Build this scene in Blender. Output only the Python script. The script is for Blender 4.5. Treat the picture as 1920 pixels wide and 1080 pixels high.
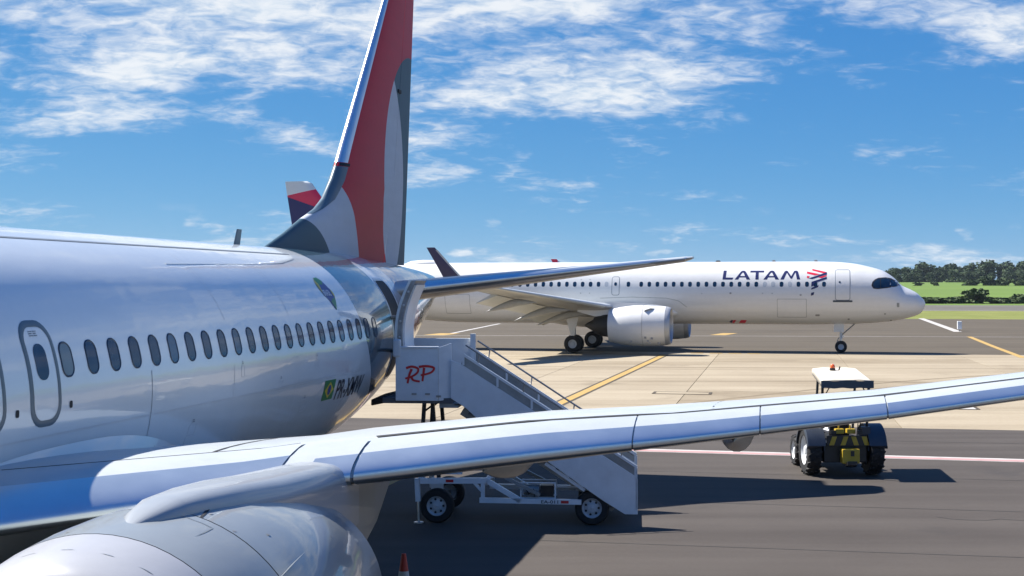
import bpy, bmesh, math, random
from mathutils import Vector, Matrix
R = math.radians
random.seed(7)
for o in list(bpy.data.objects):
    bpy.data.objects.remove(o)
SC = bpy.context.scene
COL = SC.collection

# ------------------------------------------------------------------ camera
CAM_Z = 4.37
cd = bpy.data.cameras.new('camera'); cam = bpy.data.objects.new('camera', cd); COL.objects.link(cam)
cd.sensor_width = 36; cd.lens = 36 * 2600 / 1920
cd.clip_start = .1; cd.clip_end = 9000
cam.location = (0, 0, CAM_Z)
cam.rotation_euler = (R(90) - math.atan(5 / 2600), 0, 0)
SC.camera = cam
SC.render.resolution_x = 1024; SC.render.resolution_y = 576

# ------------------------------------------------------------------ world, sun, exposure
SUN_TO = Vector((-.77, .34, 1.0)).normalized()        # direction towards the sun
SUN_EL = math.asin(SUN_TO.z); SUN_AZ = math.atan2(SUN_TO.x, SUN_TO.y)
SKY_STRENGTH = .05
CL = ((4.1, 4.4, 0), 1.24)                          # place and cover of the cloud sheets
wd = bpy.data.worlds.new('World'); SC.world = wd; wd.use_nodes = True


class N:
    """small helper to write node trees as expressions"""
    def __init__(s, tree): s.t = tree; s.n = tree.nodes; s.l = tree.links
    def new(s, typ, **kw):
        n = s.n.new(typ)
        for k, v in kw.items(): setattr(n, k, v)
        return n
    def put(s, sock, val):
        if isinstance(val, bpy.types.NodeSocket): s.l.new(val, sock)
        elif val is not None: sock.default_value = val
    def m(s, op, a, b=None, c=None, clamp=False):
        n = s.new('ShaderNodeMath', operation=op); n.use_clamp = clamp
        s.put(n.inputs[0], a)
        if b is not None: s.put(n.inputs[1], b)
        if c is not None: s.put(n.inputs[2], c)
        return n.outputs[0]
    def mix(s, fac, a, b):
        n = s.new('ShaderNodeMix', data_type='RGBA'); s.put(n.inputs[0], fac); s.put(n.inputs[6], a); s.put(n.inputs[7], b)
        return n.outputs[2]
    def ramp(s, fac, stops):
        n = s.new('ShaderNodeValToRGB'); s.put(n.inputs[0], fac); e = n.color_ramp.elements
        while len(e) < len(stops): e.new(.5)
        for i, (p, c) in enumerate(stops):
            e[i].position = p; e[i].color = c if len(c) == 4 else (*c, 1)
        return n.outputs[0]
    def smooth(s, x, lo, hi):
        n = s.new('ShaderNodeMapRange', interpolation_type='SMOOTHSTEP')
        s.put(n.inputs[0], x); s.put(n.inputs[1], lo); s.put(n.inputs[2], hi)
        return n.outputs[0]
    def noise(s, vec, scale, detail=4, rough=.55, dist=0):
        n = s.new('ShaderNodeTexNoise'); s.put(n.inputs['Vector'], vec)
        n.inputs['Scale'].default_value = scale; n.inputs['Detail'].default_value = detail
        n.inputs['Roughness'].default_value = rough; n.inputs['Distortion'].default_value = dist
        return n.outputs[0]
    def mapping(s, vec, loc=(0, 0, 0), rot=(0, 0, 0), scale=(1, 1, 1)):
        n = s.new('ShaderNodeMapping'); s.put(n.inputs[0], vec)
        n.inputs[1].default_value = loc; n.inputs[2].default_value = rot; n.inputs[3].default_value = scale
        return n.outputs[0]
    def xyz(s, vec):
        n = s.new('ShaderNodeSeparateXYZ'); s.put(n.inputs[0], vec); return n.outputs
    def comb(s, x, y, z):
        n = s.new('ShaderNodeCombineXYZ'); s.put(n.inputs[0], x); s.put(n.inputs[1], y); s.put(n.inputs[2], z); return n.outputs[0]


def build_world():
    t = N(wd.node_tree); t.n.clear()
    sky = t.new('ShaderNodeTexSky', sky_type='NISHITA')
    sky.sun_disc = False; sky.sun_elevation = SUN_EL; sky.sun_rotation = SUN_AZ
    sky.air_density = .5; sky.dust_density = 0; sky.ozone_density = 6.0; sky.altitude = 300
    sc = t.new('ShaderNodeSeparateColor'); t.put(sc.inputs[0], sky.outputs[0])
    # the camera's colour response, the same over the whole sky
    def resp(c, gain, g): return t.m('MULTIPLY', t.m('POWER', t.m('MULTIPLY', c, .1), g), gain * 10)
    cc = t.new('ShaderNodeCombineColor')
    t.put(cc.inputs[0], resp(sc.outputs[0], .63, 1.06)); t.put(cc.inputs[1], resp(sc.outputs[1], .57, .57)); t.put(cc.inputs[2], resp(sc.outputs[2], .66, .22))
    tc = t.new('ShaderNodeTexCoord'); d = tc.outputs['Generated']
    x, y, z = t.xyz(d)
    zz = t.m('ADD', t.m('MAXIMUM', z, 0.0), .26)
    p = t.comb(t.m('DIVIDE', x, zz), t.m('DIVIDE', y, zz), 0.0)
    # torn, rippled sheets on a high cloud deck
    big = t.noise(t.mapping(p, loc=CL[0], rot=(0, 0, R(-38)), scale=(.75, 1.25, 1)), 2.1, 2, .5)
    q = t.mapping(p, loc=(.4, .9, 0), rot=(0, 0, R(-24)), scale=(.8, 1.1, 1))
    mid = t.noise(q, 8.0, 5, .58, .5)
    fine = t.noise(q, 26.0, 5, .6, .6)
    dens = t.m('ADD', t.m('MULTIPLY', big, 1.15), t.m('ADD', t.m('MULTIPLY', mid, .62), t.m('MULTIPLY', fine, .38)))
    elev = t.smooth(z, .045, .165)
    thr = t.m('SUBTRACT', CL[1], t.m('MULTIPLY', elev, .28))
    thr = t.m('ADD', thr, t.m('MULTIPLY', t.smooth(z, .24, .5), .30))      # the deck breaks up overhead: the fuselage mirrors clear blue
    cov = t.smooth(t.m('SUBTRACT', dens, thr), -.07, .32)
    # small far cumulus near the horizon
    hz = t.mapping(d, loc=(.37, .2, 0), scale=(1, 1, 2.6))
    cu = t.noise(hz, 26.0, 4, .5)
    band = t.m('MULTIPLY', t.smooth(z, .004, .012), t.m('SUBTRACT', 1.0, t.smooth(z, .03, .06)))
    cuc = t.m('MULTIPLY', t.smooth(cu, .63, .76), band)
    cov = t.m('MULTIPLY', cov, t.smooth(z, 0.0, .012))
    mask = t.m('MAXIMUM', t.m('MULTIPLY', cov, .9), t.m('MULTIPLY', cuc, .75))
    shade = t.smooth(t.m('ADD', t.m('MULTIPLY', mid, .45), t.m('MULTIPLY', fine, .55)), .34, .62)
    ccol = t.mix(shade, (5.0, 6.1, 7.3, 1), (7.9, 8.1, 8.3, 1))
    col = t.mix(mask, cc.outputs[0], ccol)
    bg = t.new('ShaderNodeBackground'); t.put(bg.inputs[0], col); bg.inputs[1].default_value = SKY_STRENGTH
    out = t.new('ShaderNodeOutputWorld'); t.l.new(bg.outputs[0], out.inputs[0])


build_world()
sl = bpy.data.lights.new('sun', 'SUN'); sl.energy = 5.0; sl.angle = R(.5); sl.color = (1, .955, .89)
so = bpy.data.objects.new('sun', sl); COL.objects.link(so); so.location = (0, 0, 60)
so.rotation_euler = SUN_TO.to_track_quat('Z', 'Y').to_euler()
SC.view_settings.view_transform = 'Standard'; SC.view_settings.look = 'None'
SC.view_settings.exposure = 1.25; SC.view_settings.gamma = 1; SC.view_settings.use_curve_mapping = False
SC.render.engine = 'CYCLES'

# ------------------------------------------------------------------ mesh helpers


class MB:
    """collects shapes; build() links them as one mesh object"""
    def __init__(s): s.v = []; s.f = []; s.mi = []
    def add(s, vs, fs, m=0):
        b = len(s.v); s.v += [tuple(v) for v in vs]
        for f in fs: s.f.append([b + i for i in f]); s.mi.append(m)
        return s
    def box(s, c, size, m=0, rz=0, mat=None):
        hx, hy, hz = size[0] / 2, size[1] / 2, size[2] / 2
        M = mat if mat else Matrix.Rotation(rz, 3, 'Z')
        vs = [Vector(c) + M @ Vector((x * hx, y * hy, z * hz)) for z in (-1, 1) for y in (-1, 1) for x in (-1, 1)]
        return s.add(vs, [(0, 2, 3, 1), (4, 5, 7, 6), (0, 1, 5, 4), (1, 3, 7, 5), (3, 2, 6, 7), (2, 0, 4, 6)], m)
    def span(s, lo, hi, m=0):
        return s.box([(a + b) / 2 for a, b in zip(lo, hi)], [abs(b - a) for a, b in zip(lo, hi)], m)
    def bar(s, a, b, w, h, m=0, up=(0, 0, 1)):
        a, b = Vector(a), Vector(b); d = (b - a); L = d.length; d.normalize()
        x = d.cross(Vector(up))
        if x.length < 1e-4: x = d.cross(Vector((1, 0, 0)))
        x.normalize(); z = x.cross(d)
        return s.box((a + b) / 2, (w, L, h), m, mat=Matrix((x, d, z)).transposed())
    def loft(s, rings, m=0, cap=(True, True), closed=True):
        n = len(rings[0]); vs = [p for r in rings for p in r]; fs = []
        for i in range(len(rings) - 1):
            for j in range(n if closed else n - 1):
                k = (j + 1) % n
                fs.append((i * n + j, i * n + k, (i + 1) * n + k, (i + 1) * n + j))
        if closed and cap[0]: fs.append(tuple(range(n))[::-1])
        if closed and cap[1]: fs.append(tuple((len(rings) - 1) * n + j for j in range(n)))
        return s.add(vs, fs, m)
    def tube(s, pts, r, n=8, m=0):
        pts = [Vector(p) for p in pts]; rings = []
        rr = r if isinstance(r, (list, tuple)) else [r] * len(pts)
        for i, p in enumerate(pts):
            d = (pts[min(i + 1, len(pts) - 1)] - pts[max(i - 1, 0)]).normalized()
            a = d.cross(Vector((0, 0, 1)))
            if a.length < 1e-3: a = d.cross(Vector((1, 0, 0)))
            a.normalize(); b = a.cross(d)
            rings.append([p + (a * math.cos(2 * math.pi * k / n) + b * math.sin(2 * math.pi * k / n)) * rr[i] for k in range(n)])
        return s.loft(rings, m)
    def lathe(s, prof, c, axis, n=32, m=0, cap=(False, False)):
        """prof: (distance along axis, radius)"""
        ax = Vector(axis).normalized(); a = ax.cross(Vector((0, 0, 1)))
        if a.length < 1e-3: a = ax.cross(Vector((1, 0, 0)))
        a.normalize(); b = a.cross(ax); c = Vector(c)
        rings = [[c + ax * t + (a * math.cos(2 * math.pi * k / n) + b * math.sin(2 * math.pi * k / n)) * max(r, 1e-4) for k in range(n)] for t, r in prof]
        return s.loft(rings, m, cap)
    def prism(s, poly, off, m=0):
        """closed polygon (3d points) extruded by off"""
        n = len(poly); a = [Vector(p) for p in poly]; b = [p + Vector(off) for p in a]
        fs = [tuple(range(n))[::-1], tuple(range(n, 2 * n))] + [(i, (i + 1) % n, n + (i + 1) % n, n + i) for i in range(n)]
        return s.add(a + b, fs, m)
    def build(s, name, mats, parent=None, smooth=None, flip=True, bevel=None):
        me = bpy.data.meshes.new(name); me.from_pydata([tuple(v) for v in s.v], [], s.f)
        for mt in (mats if isinstance(mats, (list, tuple)) else [mats]): me.materials.append(mt)
        me.polygons.foreach_set('material_index', s.mi)
        if flip:
            bm = bmesh.new(); bm.from_mesh(me); bmesh.ops.recalc_face_normals(bm, faces=bm.faces)
            if bevel:
                es = [e for e in bm.edges if len(e.link_faces) == 2 and e.calc_face_angle(0) > .6]
                bmesh.ops.bevel(bm, geom=es, offset=bevel, segments=2, profile=.6, affect='EDGES', clamp_overlap=True)
            bm.to_mesh(me); bm.free()
        if smooth:
            for p in me.polygons: p.use_smooth = True
            me.set_sharp_from_angle(angle=R(smooth))
        return link(name, me, parent)


def link(name, me, parent=None):
    o = bpy.data.objects.new(name, me); COL.objects.link(o)
    if parent: o.parent = parent
    return o


def tag(o, label=None, cat=None, group=None, kind=None):
    if label: o['label'] = label
    if cat: o['category'] = cat
    if group: o['group'] = group
    if kind: o['kind'] = kind
    return o


def empty(name, loc, rz=0, **kw):
    o = bpy.data.objects.new(name, None); COL.objects.link(o); o.location = loc; o.rotation_euler = (0, 0, rz)
    o.empty_display_size = .3
    return tag(o, **kw)


def interp(tab, u):
    if u <= tab[0][0]: return tab[0][1:]
    for a, b in zip(tab, tab[1:]):
        if u <= b[0]:
            t = (u - a[0]) / (b[0] - a[0]); return tuple(p + (q - p) * t for p, q in zip(a[1:], b[1:]))
    return tab[-1][1:]


def spline(tab, u):
    """Catmull-Rom (finite difference) through the table rows"""
    if u <= tab[0][0]: return tab[0][1:]
    if u >= tab[-1][0]: return tab[-1][1:]
    i = max(k for k in range(len(tab) - 1) if tab[k][0] <= u)
    a, b = tab[i], tab[i + 1]; h = b[0] - a[0]; t = (u - a[0]) / h; out = []
    for c in range(1, len(a)):
        d = (b[c] - a[c]) / h
        dp = (a[c] - tab[i - 1][c]) / (a[0] - tab[i - 1][0]) if i > 0 else d
        dn = (tab[i + 2][c] - b[c]) / (tab[i + 2][0] - b[0]) if i + 2 < len(tab) else d
        m0 = 0 if dp * d <= 0 else 2 * dp * d / (dp + d)
        m1 = 0 if dn * d <= 0 else 2 * dn * d / (dn + d)
        out.append(a[c] * (2 * t**3 - 3 * t**2 + 1) + m0 * h * (t**3 - 2 * t**2 + t) + b[c] * (-2 * t**3 + 3 * t**2) + m1 * h * (t**3 - t**2))
    return tuple(out)


# ------------------------------------------------------------------ materials
def principled(name):
    m = bpy.data.materials.new(name); m.use_nodes = True; t = N(m.node_tree)
    b = t.n['Principled BSDF']; return m, t, b


def mat(name, col, rough=.5, metal=0, coat=0, var=.08, scale=3.0, bump=0, bscale=40, spec=.5, stretch=(1, 1, 1)):
    m, t, b = principled(name)
    tc = t.new('ShaderNodeTexCoord').outputs['Object']
    v = t.mapping(tc, scale=stretch)
    n = t.noise(v, scale, 5, .6)
    lo = tuple(c * (1 - var) for c in col) + (1,); hi = tuple(min(1, c * (1 + var)) for c in col) + (1,)
    t.put(b.inputs['Base Color'], t.ramp(n, [(.3, lo), (.7, hi)]))
    rn = t.m('ADD', rough - .05 * min(1, rough * 4), t.m('MULTIPLY', n, .1 * min(1, rough * 4)))
    t.put(b.inputs['Roughness'], rn)
    b.inputs['Metallic'].default_value = metal; b.inputs['Specular IOR Level'].default_value = spec
    b.inputs['Coat Weight'].default_value = coat; b.inputs['Coat Roughness'].default_value = .04
    if bump:
        bp = t.new('ShaderNodeBump'); bp.inputs['Strength'].default_value = bump; bp.inputs['Distance'].default_value = .02
        t.put(bp.inputs['Height'], t.noise(v, bscale, 4, .6)); t.put(b.inputs['Normal'], bp.outputs[0])
    return m


WHITE = (.64, .68, .69); SLATE = (.042, .088, .12); RED = (.50, .010, .032); PALE = (.48, .51, .56)


def aircraft_paint(name, pattern=None, rough=.22, coat=.75, base=WHITE, wave=.03, dirt=.06, quilt=.0):
    """glossy aircraft paint with slight skin waviness, streaks and an optional colour pattern(t, u, z)"""
    m, t, b = principled(name)
    tc = t.new('ShaderNodeTexCoord').outputs['Object']; x, u, z = t.xyz(tc)
    streak = t.noise(t.mapping(tc, scale=(.5, .35, 3.0)), 1.2, 5, .65)
    grime = t.noise(tc, 5, 6, .7)
    if pattern: col = pattern(t, u, z)
    else: col = (*base, 1)
    d = t.m('MULTIPLY', t.m('ADD', t.m('MULTIPLY', streak, .6), t.m('MULTIPLY', grime, .4)), 1.0)
    dk = t.ramp(d, [(.3, (1 - dirt,) * 3), (.62, (1, 1, 1))])
    mx = t.new('ShaderNodeMix', data_type='RGBA', blend_type='MULTIPLY'); mx.inputs[0].default_value = 1
    t.put(mx.inputs[6], col); t.put(mx.inputs[7], dk); t.put(b.inputs['Base Color'], mx.outputs[2])
    t.put(b.inputs['Roughness'], t.m('ADD', rough, t.m('MULTIPLY', grime, .03)))
    b.inputs['Coat Weight'].default_value = coat; b.inputs['Coat Roughness'].default_value = .03
    bp = t.new('ShaderNodeBump'); bp.inputs['Strength'].default_value = wave; bp.inputs['Distance'].default_value = .3
    h = t.noise(t.mapping(tc, scale=(1, .8, 1.2)), 1.3, 2, .5)
    h = t.m('ADD', h, t.m('MULTIPLY', t.m('SINE', t.m('MULTIPLY', u, 12.37)), quilt))
    t.put(bp.inputs['Height'], h); t.put(b.inputs['Normal'], bp.outputs[0]); t.put(b.inputs['Coat Normal'], bp.outputs[0])
    return m


def c4(c): return (*c, 1)


def fuselage_rings(t, u, z):
    q = t.m('MAXIMUM', t.m('SUBTRACT', 4.3, z), 0); q = t.m('MULTIPLY', t.m('MULTIPLY', q, q), .33)
    up = t.m('MULTIPLY', t.m('MAXIMUM', t.m('SUBTRACT', z, 4.78), 0), 3.2)
    s = t.m('SUBTRACT', u, q); s2 = t.m('SUBTRACT', s, up)
    c = t.mix(t.m('GREATER_THAN', s, 23.5), c4(WHITE), c4(SLATE))
    c = t.mix(t.m('GREATER_THAN', s2, 25.8), c, c4(PALE))
    c = t.mix(t.m('GREATER_THAN', s2, 27.45), c, c4(RED))
    return t.mix(t.m('GREATER_THAN', s2, 29.2), c, c4(SLATE))


def in_circle(t, u, z, cu, cz, r):
    a = t.m('SUBTRACT', u, cu); b = t.m('SUBTRACT', z, cz)
    return t.m('LESS_THAN', t.m('ADD', t.m('MULTIPLY', a, a), t.m('MULTIPLY', b, b)), r * r)


def fin_rings(t, u, z):
    c = t.mix(in_circle(t, u, z, 25.963, 3.494, 3.362), c4(RED), c4(PALE))
    c = t.mix(in_circle(t, u, z, 24.872, 2.544, 3.194), c, c4(SLATE))
    iC = in_circle(t, u, z, 33.817, 6.856, 3.19); iD = in_circle(t, u, z, 29.36, 6.618, 3.475)
    c = t.mix(iC, c, c4(SLATE))
    return t.mix(t.m('MULTIPLY', iC, iD), c, c4(PALE))


def far_fin(t, u, z):
    l1 = t.m('SUBTRACT', z, t.m('ADD', 10.79, t.m('MULTIPLY', t.m('SUBTRACT', 43.33, u), .193)))
    l2 = t.m('SUBTRACT', z, t.m('SUBTRACT', 10.6, t.m('MULTIPLY', t.m('SUBTRACT', 43.25, u), .34)))
    c = t.mix(t.m('GREATER_THAN', l2, 0), (.02, .008, .09, 1), (.62, .012, .06, 1))
    return t.mix(t.m('GREATER_THAN', l1, 0), c, c4(WHITE))


M = {}
M['white'] = aircraft_paint('white_aircraft_paint', dirt=.035)
M['near_fuselage'] = aircraft_paint('ringed_fuselage_paint', fuselage_rings, rough=.2, dirt=.05, quilt=.012)
M['near_fin'] = aircraft_paint('ringed_fin_paint', fin_rings, rough=.5, coat=0, dirt=.12); M['near_fin'].node_tree.nodes['Principled BSDF'].inputs['Specular IOR Level'].default_value = .22
M['far_fuselage'] = aircraft_paint('far_white_paint', base=(.66, .66, .65), rough=.3, coat=.35, dirt=.1)
M['far_fin'] = aircraft_paint('far_fin_paint', far_fin, rough=.3, coat=.4)
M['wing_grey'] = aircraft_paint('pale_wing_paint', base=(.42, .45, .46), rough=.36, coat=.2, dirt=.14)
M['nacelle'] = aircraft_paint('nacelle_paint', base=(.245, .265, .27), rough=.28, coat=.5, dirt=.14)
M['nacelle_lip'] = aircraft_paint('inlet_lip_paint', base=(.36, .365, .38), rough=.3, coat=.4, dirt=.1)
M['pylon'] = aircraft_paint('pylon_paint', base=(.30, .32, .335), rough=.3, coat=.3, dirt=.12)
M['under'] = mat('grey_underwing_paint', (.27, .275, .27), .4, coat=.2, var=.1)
M['bare'] = mat('polished_leading_edge', (.62, .67, .69), .32, .9, var=.06, scale=1.2)
M['lip'] = mat('satin_inlet_lip', (.40, .41, .42), .45, .4)
M['steel'] = mat('brushed_steel', (.55, .56, .57), .35, 1)
M['dark_metal'] = mat('dark_core_metal', (.035, .033, .03), .6, .3)  # even dark tone for the far exhaust cores
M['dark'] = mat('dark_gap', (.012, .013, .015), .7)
M['seam'] = mat('seam_grey', (.16, .19, .22), .5)
M['frame'] = mat('slate_door_outline', (.075, .115, .145), .35)
M['pane'] = mat('dark_window_pane', (.010, .032, .068), .12, coat=0, var=.3, scale=1.1, spec=.45)
M['pane4'] = mat('lighter_blue_pane', (.03, .07, .12), .1, coat=0, var=.5, scale=2.2, spec=.45)  # slightly lighter blue tint, to vary some cabin windows
M['pane2'] = mat('window_with_blind', (.13, .17, .19), .15, coat=0, var=.1)
M['pane3'] = mat('pale_blind', (.42, .45, .48), .2, coat=.6, var=.05)
M['wframe'] = mat('window_surround', (.03, .05, .075), .5)
M['navy'] = mat('navy_lettering', (.014, .018, .085), .35)
M['crimson'] = mat('crimson_lettering', (.62, .018, .05), .35)
M['redpaint'] = mat('red_lettering', (.55, .012, .015), .4)
M['black'] = mat('black_lettering', (.018, .02, .028), .4)
M['rubber'] = mat('tyre_rubber', (.009, .009, .010), .75, var=.25, scale=12, bump=.2)
M['rim'] = mat('wheel_rim_paint', (.42, .44, .46), .35)
M['oldmetal'] = mat('weathered_metal', (.3, .3, .3), .5, .5, var=.25)
M['green'] = mat('flag_green', (.02, .20, .06), .4)
M['yellow'] = mat('flag_yellow', (.62, .48, .03), .4)
M['blue'] = mat('emblem_blue', (.01, .04, .22), .4)
M['offwhite'] = mat('off_white_lettering', (.75, .76, .78), .4)
M['stairs'] = mat('stair_white_paint', (.62, .655, .685), .35, coat=.2, var=.09, scale=2.5, bump=.05, bscale=6)
M['stairs_under'] = mat('stair_galvanised', (.25, .27, .28), .4, .3, var=.2)
M['tread'] = mat('stair_tread', (.1, .1, .105), .8)
M['tractor_dark'] = mat('tractor_dark_paint', (.010, .011, .013), .45, var=.2, coat=.1)
M['tractor_grey'] = mat('tractor_fender', (.028, .035, .048), .4, var=.15)
M['tractor_yellow'] = mat('tractor_yellow', (.40, .27, .02), .5, var=.15, scale=8)
M['canopy'] = mat('canopy_cloth', (.52, .48, .40), .7, var=.08)
M['valance'] = mat('canopy_edge', (.05, .068, .085), .6)
M['beacon'] = mat('orange_beacon', (.75, .12, .02), .25, coat=.6)
M['cone'] = mat('cone_orange_red', (.50, .045, .03), .5)
M['cone_band'] = mat('cone_white_band', (.55, .57, .59), .45)
M['skin'] = mat('skin', (.42, .24, .17), .55)
M['shirt'] = mat('white_shirt', (.62, .63, .65), .8)
M['trousers'] = mat('dark_trousers', (.03, .035, .05), .85)
M['hair'] = mat('dark_hair', (.02, .015, .012), .6)
M['red_reflector'] = mat('red_reflector', (.45, .02, .025), .3)
M['sign'] = mat('sign_board_white', (.72, .73, .72), .5)

# ------------------------------------------------------------------ ground
A737 = R(10.81); D0 = 9.034


def L(v, u, z=0.0):
    """stand frame (v to port, u aft of the camera) to world"""
    return Vector(((v - D0) * math.cos(A737) + u * math.sin(A737), -(v - D0) * math.sin(A737) + u * math.cos(A737), z))


def ground_mat(name, lo, hi, scale=.25, fine=8, rough=.85, streak=None, bump=.25, rnd=0.0, marks=None):
    m, t, b = principled(name)
    tc = t.new('ShaderNodeNewGeometry').outputs['Position']
    n1 = t.noise(tc, scale, 6, .6, .3); n2 = t.noise(tc, fine, 5, .65)
    f = t.m('ADD', t.m('MULTIPLY', n1, .62), t.m('MULTIPLY', n2, .38))
    if streak:
        sv = t.mapping(tc, rot=(0, 0, A737 + streak[2]), scale=(streak[0], streak[1], 1))
        f = t.m('ADD', t.m('MULTIPLY', f, .55), t.m('MULTIPLY', t.noise(sv, 1.0, 6, .6), .45))
    if rnd:
        oi = t.new('ShaderNodeObjectInfo').outputs['Random']
        f = t.m('ADD', f, t.m('MULTIPLY', t.m('SUBTRACT', oi, .5), rnd))
    col = t.ramp(f, [(.36, lo), (.64, hi)])
    if marks:   # soft oil stains and tyre wear
        st = t.smooth(t.noise(t.mapping(tc, loc=(7, 3, 0)), marks[0], 4, .55), .58, .72)
        col = t.mix(t.m('MULTIPLY', st, marks[1]), col, (*marks[2], 1))
    t.put(b.inputs['Base Color'], col); b.inputs['Roughness'].default_value = rough
    b.inputs['Specular IOR Level'].default_value = .25
    bp = t.new('ShaderNodeBump'); bp.inputs['Strength'].default_value = bump; bp.inputs['Distance'].default_value = .015
    t.put(bp.inputs['Height'], t.noise(tc, 45, 3, .7)); t.put(b.inputs['Normal'], bp.outputs[0])
    return m


M['asphalt'] = ground_mat('apron_asphalt', (.042, .035, .030), (.071, .061, .053), .16, 14, streak=(.05, .9, 0), marks=(.35, .5, (.032, .029, .028)))
M['asphalt2'] = ground_mat('taxiway_asphalt', (.060, .048, .033), (.092, .076, .054), .1, 5, streak=(.012, .55, 0))
M['runway'] = ground_mat('runway_asphalt', (.08, .072, .06), (.12, .112, .095), .05, 3)
M['concrete'] = ground_mat('apron_concrete', (.188, .150, .098), (.31, .262, .188), .12, 6, streak=(.06, .7, 0), rnd=.16, marks=(.22, .5, (.135, .105, .068)))
M['joint'] = ground_mat('joint_filler', (.035, .03, .022), (.06, .052, .042), .5, 6)
M['verge'] = ground_mat('mown_verge', (.105, .125, .024), (.175, .185, .05), .12, 1.2, rough=1, bump=.8)
M['field'] = ground_mat('crop_field', (.072, .125, .020), (.115, .175, .033), .012, .25, rough=1, streak=(.004, .05, .2), bump=.8)
M['rough_grass'] = ground_mat('rough_grass', (.025, .042, .010), (.06, .08, .02), .05, .8, rough=1, bump=.8)
M['line_white'] = mat('worn_white_line', (.36, .345, .325), .8, var=.18, scale=2)
M['line_yellow'] = mat('worn_yellow_line', (.34, .22, .06), .8, var=.15, scale=2)
M['line_red'] = mat('faded_red_line', (.36, .20, .195), .8, var=.12, scale=2)
M['line_dark'] = mat('dark_line_border', (.045, .034, .02), .85, var=.2)


def sheet(name, corners, m, z, label=None, kind='structure'):
    mb = MB(); mb.add([(p[0], p[1], z) for p in corners], [tuple(range(len(corners)))])
    return tag(mb.build(name, m, flip=False), label=label, kind=kind)


def rect(v0, v1, u0, u1): return [L(v0, u0), L(v1, u0), L(v1, u1), L(v0, u1)]


sheet('ground', [(-2200, -1200), (2200, -1200), (2200, 2400), (-2200, 2400)], M['rough_grass'], -.35)
sheet('apron', rect(-120, 150, -90, 43.9), M['asphalt'], 0)
sheet('concrete_bed', rect(-120, 150, 43.9, 91.3), M['joint'], -.03)
sheet('taxiway', rect(-220, 260, 91.3, 187), M['asphalt2'], 0)
sheet('grass_verge', rect(-260, 420, 187, 247), M['verge'], .0)
sheet('runway', rect(-400, 600, 247, 318), M['runway'], 0)
# field rising gently to the wood
mb = MB(); nx, ny = 40, 40
for j in range(ny + 1):
    for i in range(nx + 1):
        v = -700 + 1900 * i / nx; u = 318 + 1500 * (j / ny) ** 1.5
        p = L(v, u); s = min(1, max(0, (u - 318) / 560)); s = s * s * (3 - 2 * s)
        mb.v.append((p.x, p.y, s * 5.9 + .35 * math.sin(v * .021) * s + max(0, u - 900) * .006))
for j in range(ny):
    for i in range(nx):
        a = j * (nx + 1) + i; mb.f.append([a, a + 1, a + nx + 2, a + nx + 1]); mb.mi.append(0)
tag(mb.build('field', M['field'], smooth=60), kind='structure')

# concrete slabs: every slab its own piece with an open joint round it
apron_c = empty('concrete_apron', L(0, 43.9), -A737); tag(apron_c, kind='structure')
us = [0, 6.9, 14.1, 21.3, 28.5, 35.7, 41.9, 47.38]; slab_me = {}
for i in range(len(us) - 1):
    for k in range(-6, 10):
        key = i
        if key not in slab_me:
            mb = MB(); g = .014; mb.span((g, g, -.028), (7.4 - g, us[i + 1] - us[i] - g, 0.0))
            me = bpy.data.meshes.new('slab'); me.from_pydata(mb.v, [], mb.f); me.materials.append(M['concrete']); slab_me[key] = me
        o = link('slab', slab_me[key], apron_c); o.location = (k * 7.4 - 2.0, us[i], 0)


def frange_(a, b, n): return [a + (b - a) * i / n for i in range(n + 1)]


def stripe(name, pts, w, m, z, label=None, cat=None, world=False):
    """painted stripe along a polyline"""
    P = [Vector((p[0], p[1], 0)) if world else L(*p) for p in pts]; mb = MB(); vs = []
    for i, p in enumerate(P):
        d = (P[min(i + 1, len(P) - 1)] - P[max(i - 1, 0)]).normalized(); nrm = Vector((-d.y, d.x, 0)) * w / 2
        vs += [p + nrm, p - nrm]
    vs = [(q.x, q.y, z) for q in vs]
    mb.add(vs, [(2 * i, 2 * i + 1, 2 * i + 3, 2 * i + 2) for i in range(len(P) - 1)])
    o = mb.build(name, m, flip=False); return tag(o, kind='structure')


lead = [(.35, 6), (.52, 27), (.56, 30), (1.02, 46), (1.09, 48.8), (1.6, 68), (2.1, 87.5)]
stripe('lead_in_line_border', lead, .62, M['line_dark'], .004)
stripe('lead_in_line', lead, .36, M['line_yellow'], .008)
stripe('apron_safety_line', [(-30, 37.0), (4.9, 36.77), (15.1, 36.31), (60, 34.6)], .66, M['line_white'], .004)
stripe('apron_safety_line_core', [(-30, 36.92), (4.9, 36.69), (15.1, 36.23), (60, 34.52)], .34, M['line_red'], .008)
stripe('taxi_guide_line', [(-60, 124.5), (-7, 120.5), (19, 119.6), (42, 117.2), (90, 112)], .32, M['line_white'], .004, world=True)
stripe('taxi_turn_line', [(38.9, 118), (34.6, 100), (30.8, 83.5)], .42, M['line_yellow'], .008, world=True)
stripe('runway_holding_line', [(54, 183), (42, 130.6)], .75, M['line_white'], .004, world=True)
stripe('runway_edge_line', [(-100, 251), (200, 248.5)], .8, M['line_white'], .004)
stripe('taxi_marking', [(18.0, 121.5), (19.9, 126.5)], 1.35, M['line_yellow'], .010, world=True)
stripe('taxi_marking', [(-6.9, 121.5), (-5.6, 126.0)], 2.0, M['line_yellow'], .010, world=True)
stripe('taxi_turn_line', [(-5.6, 125), (-1.4, 158)], .4, M['line_white'], .008, world=True)
for k in range(4):
    stripe('stop_bar_marking', [(3.6 + k * 1.2, 89.9), (4.4 + k * 1.2, 89.9)], .5, M['line_yellow'], .012)
M['seal'] = mat('bitumen_seal', (.020, .018, .016), .8, var=.3)
M['patch'] = ground_mat('asphalt_patch', (.030, .026, .023), (.046, .040, .036), .4, 16)
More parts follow.
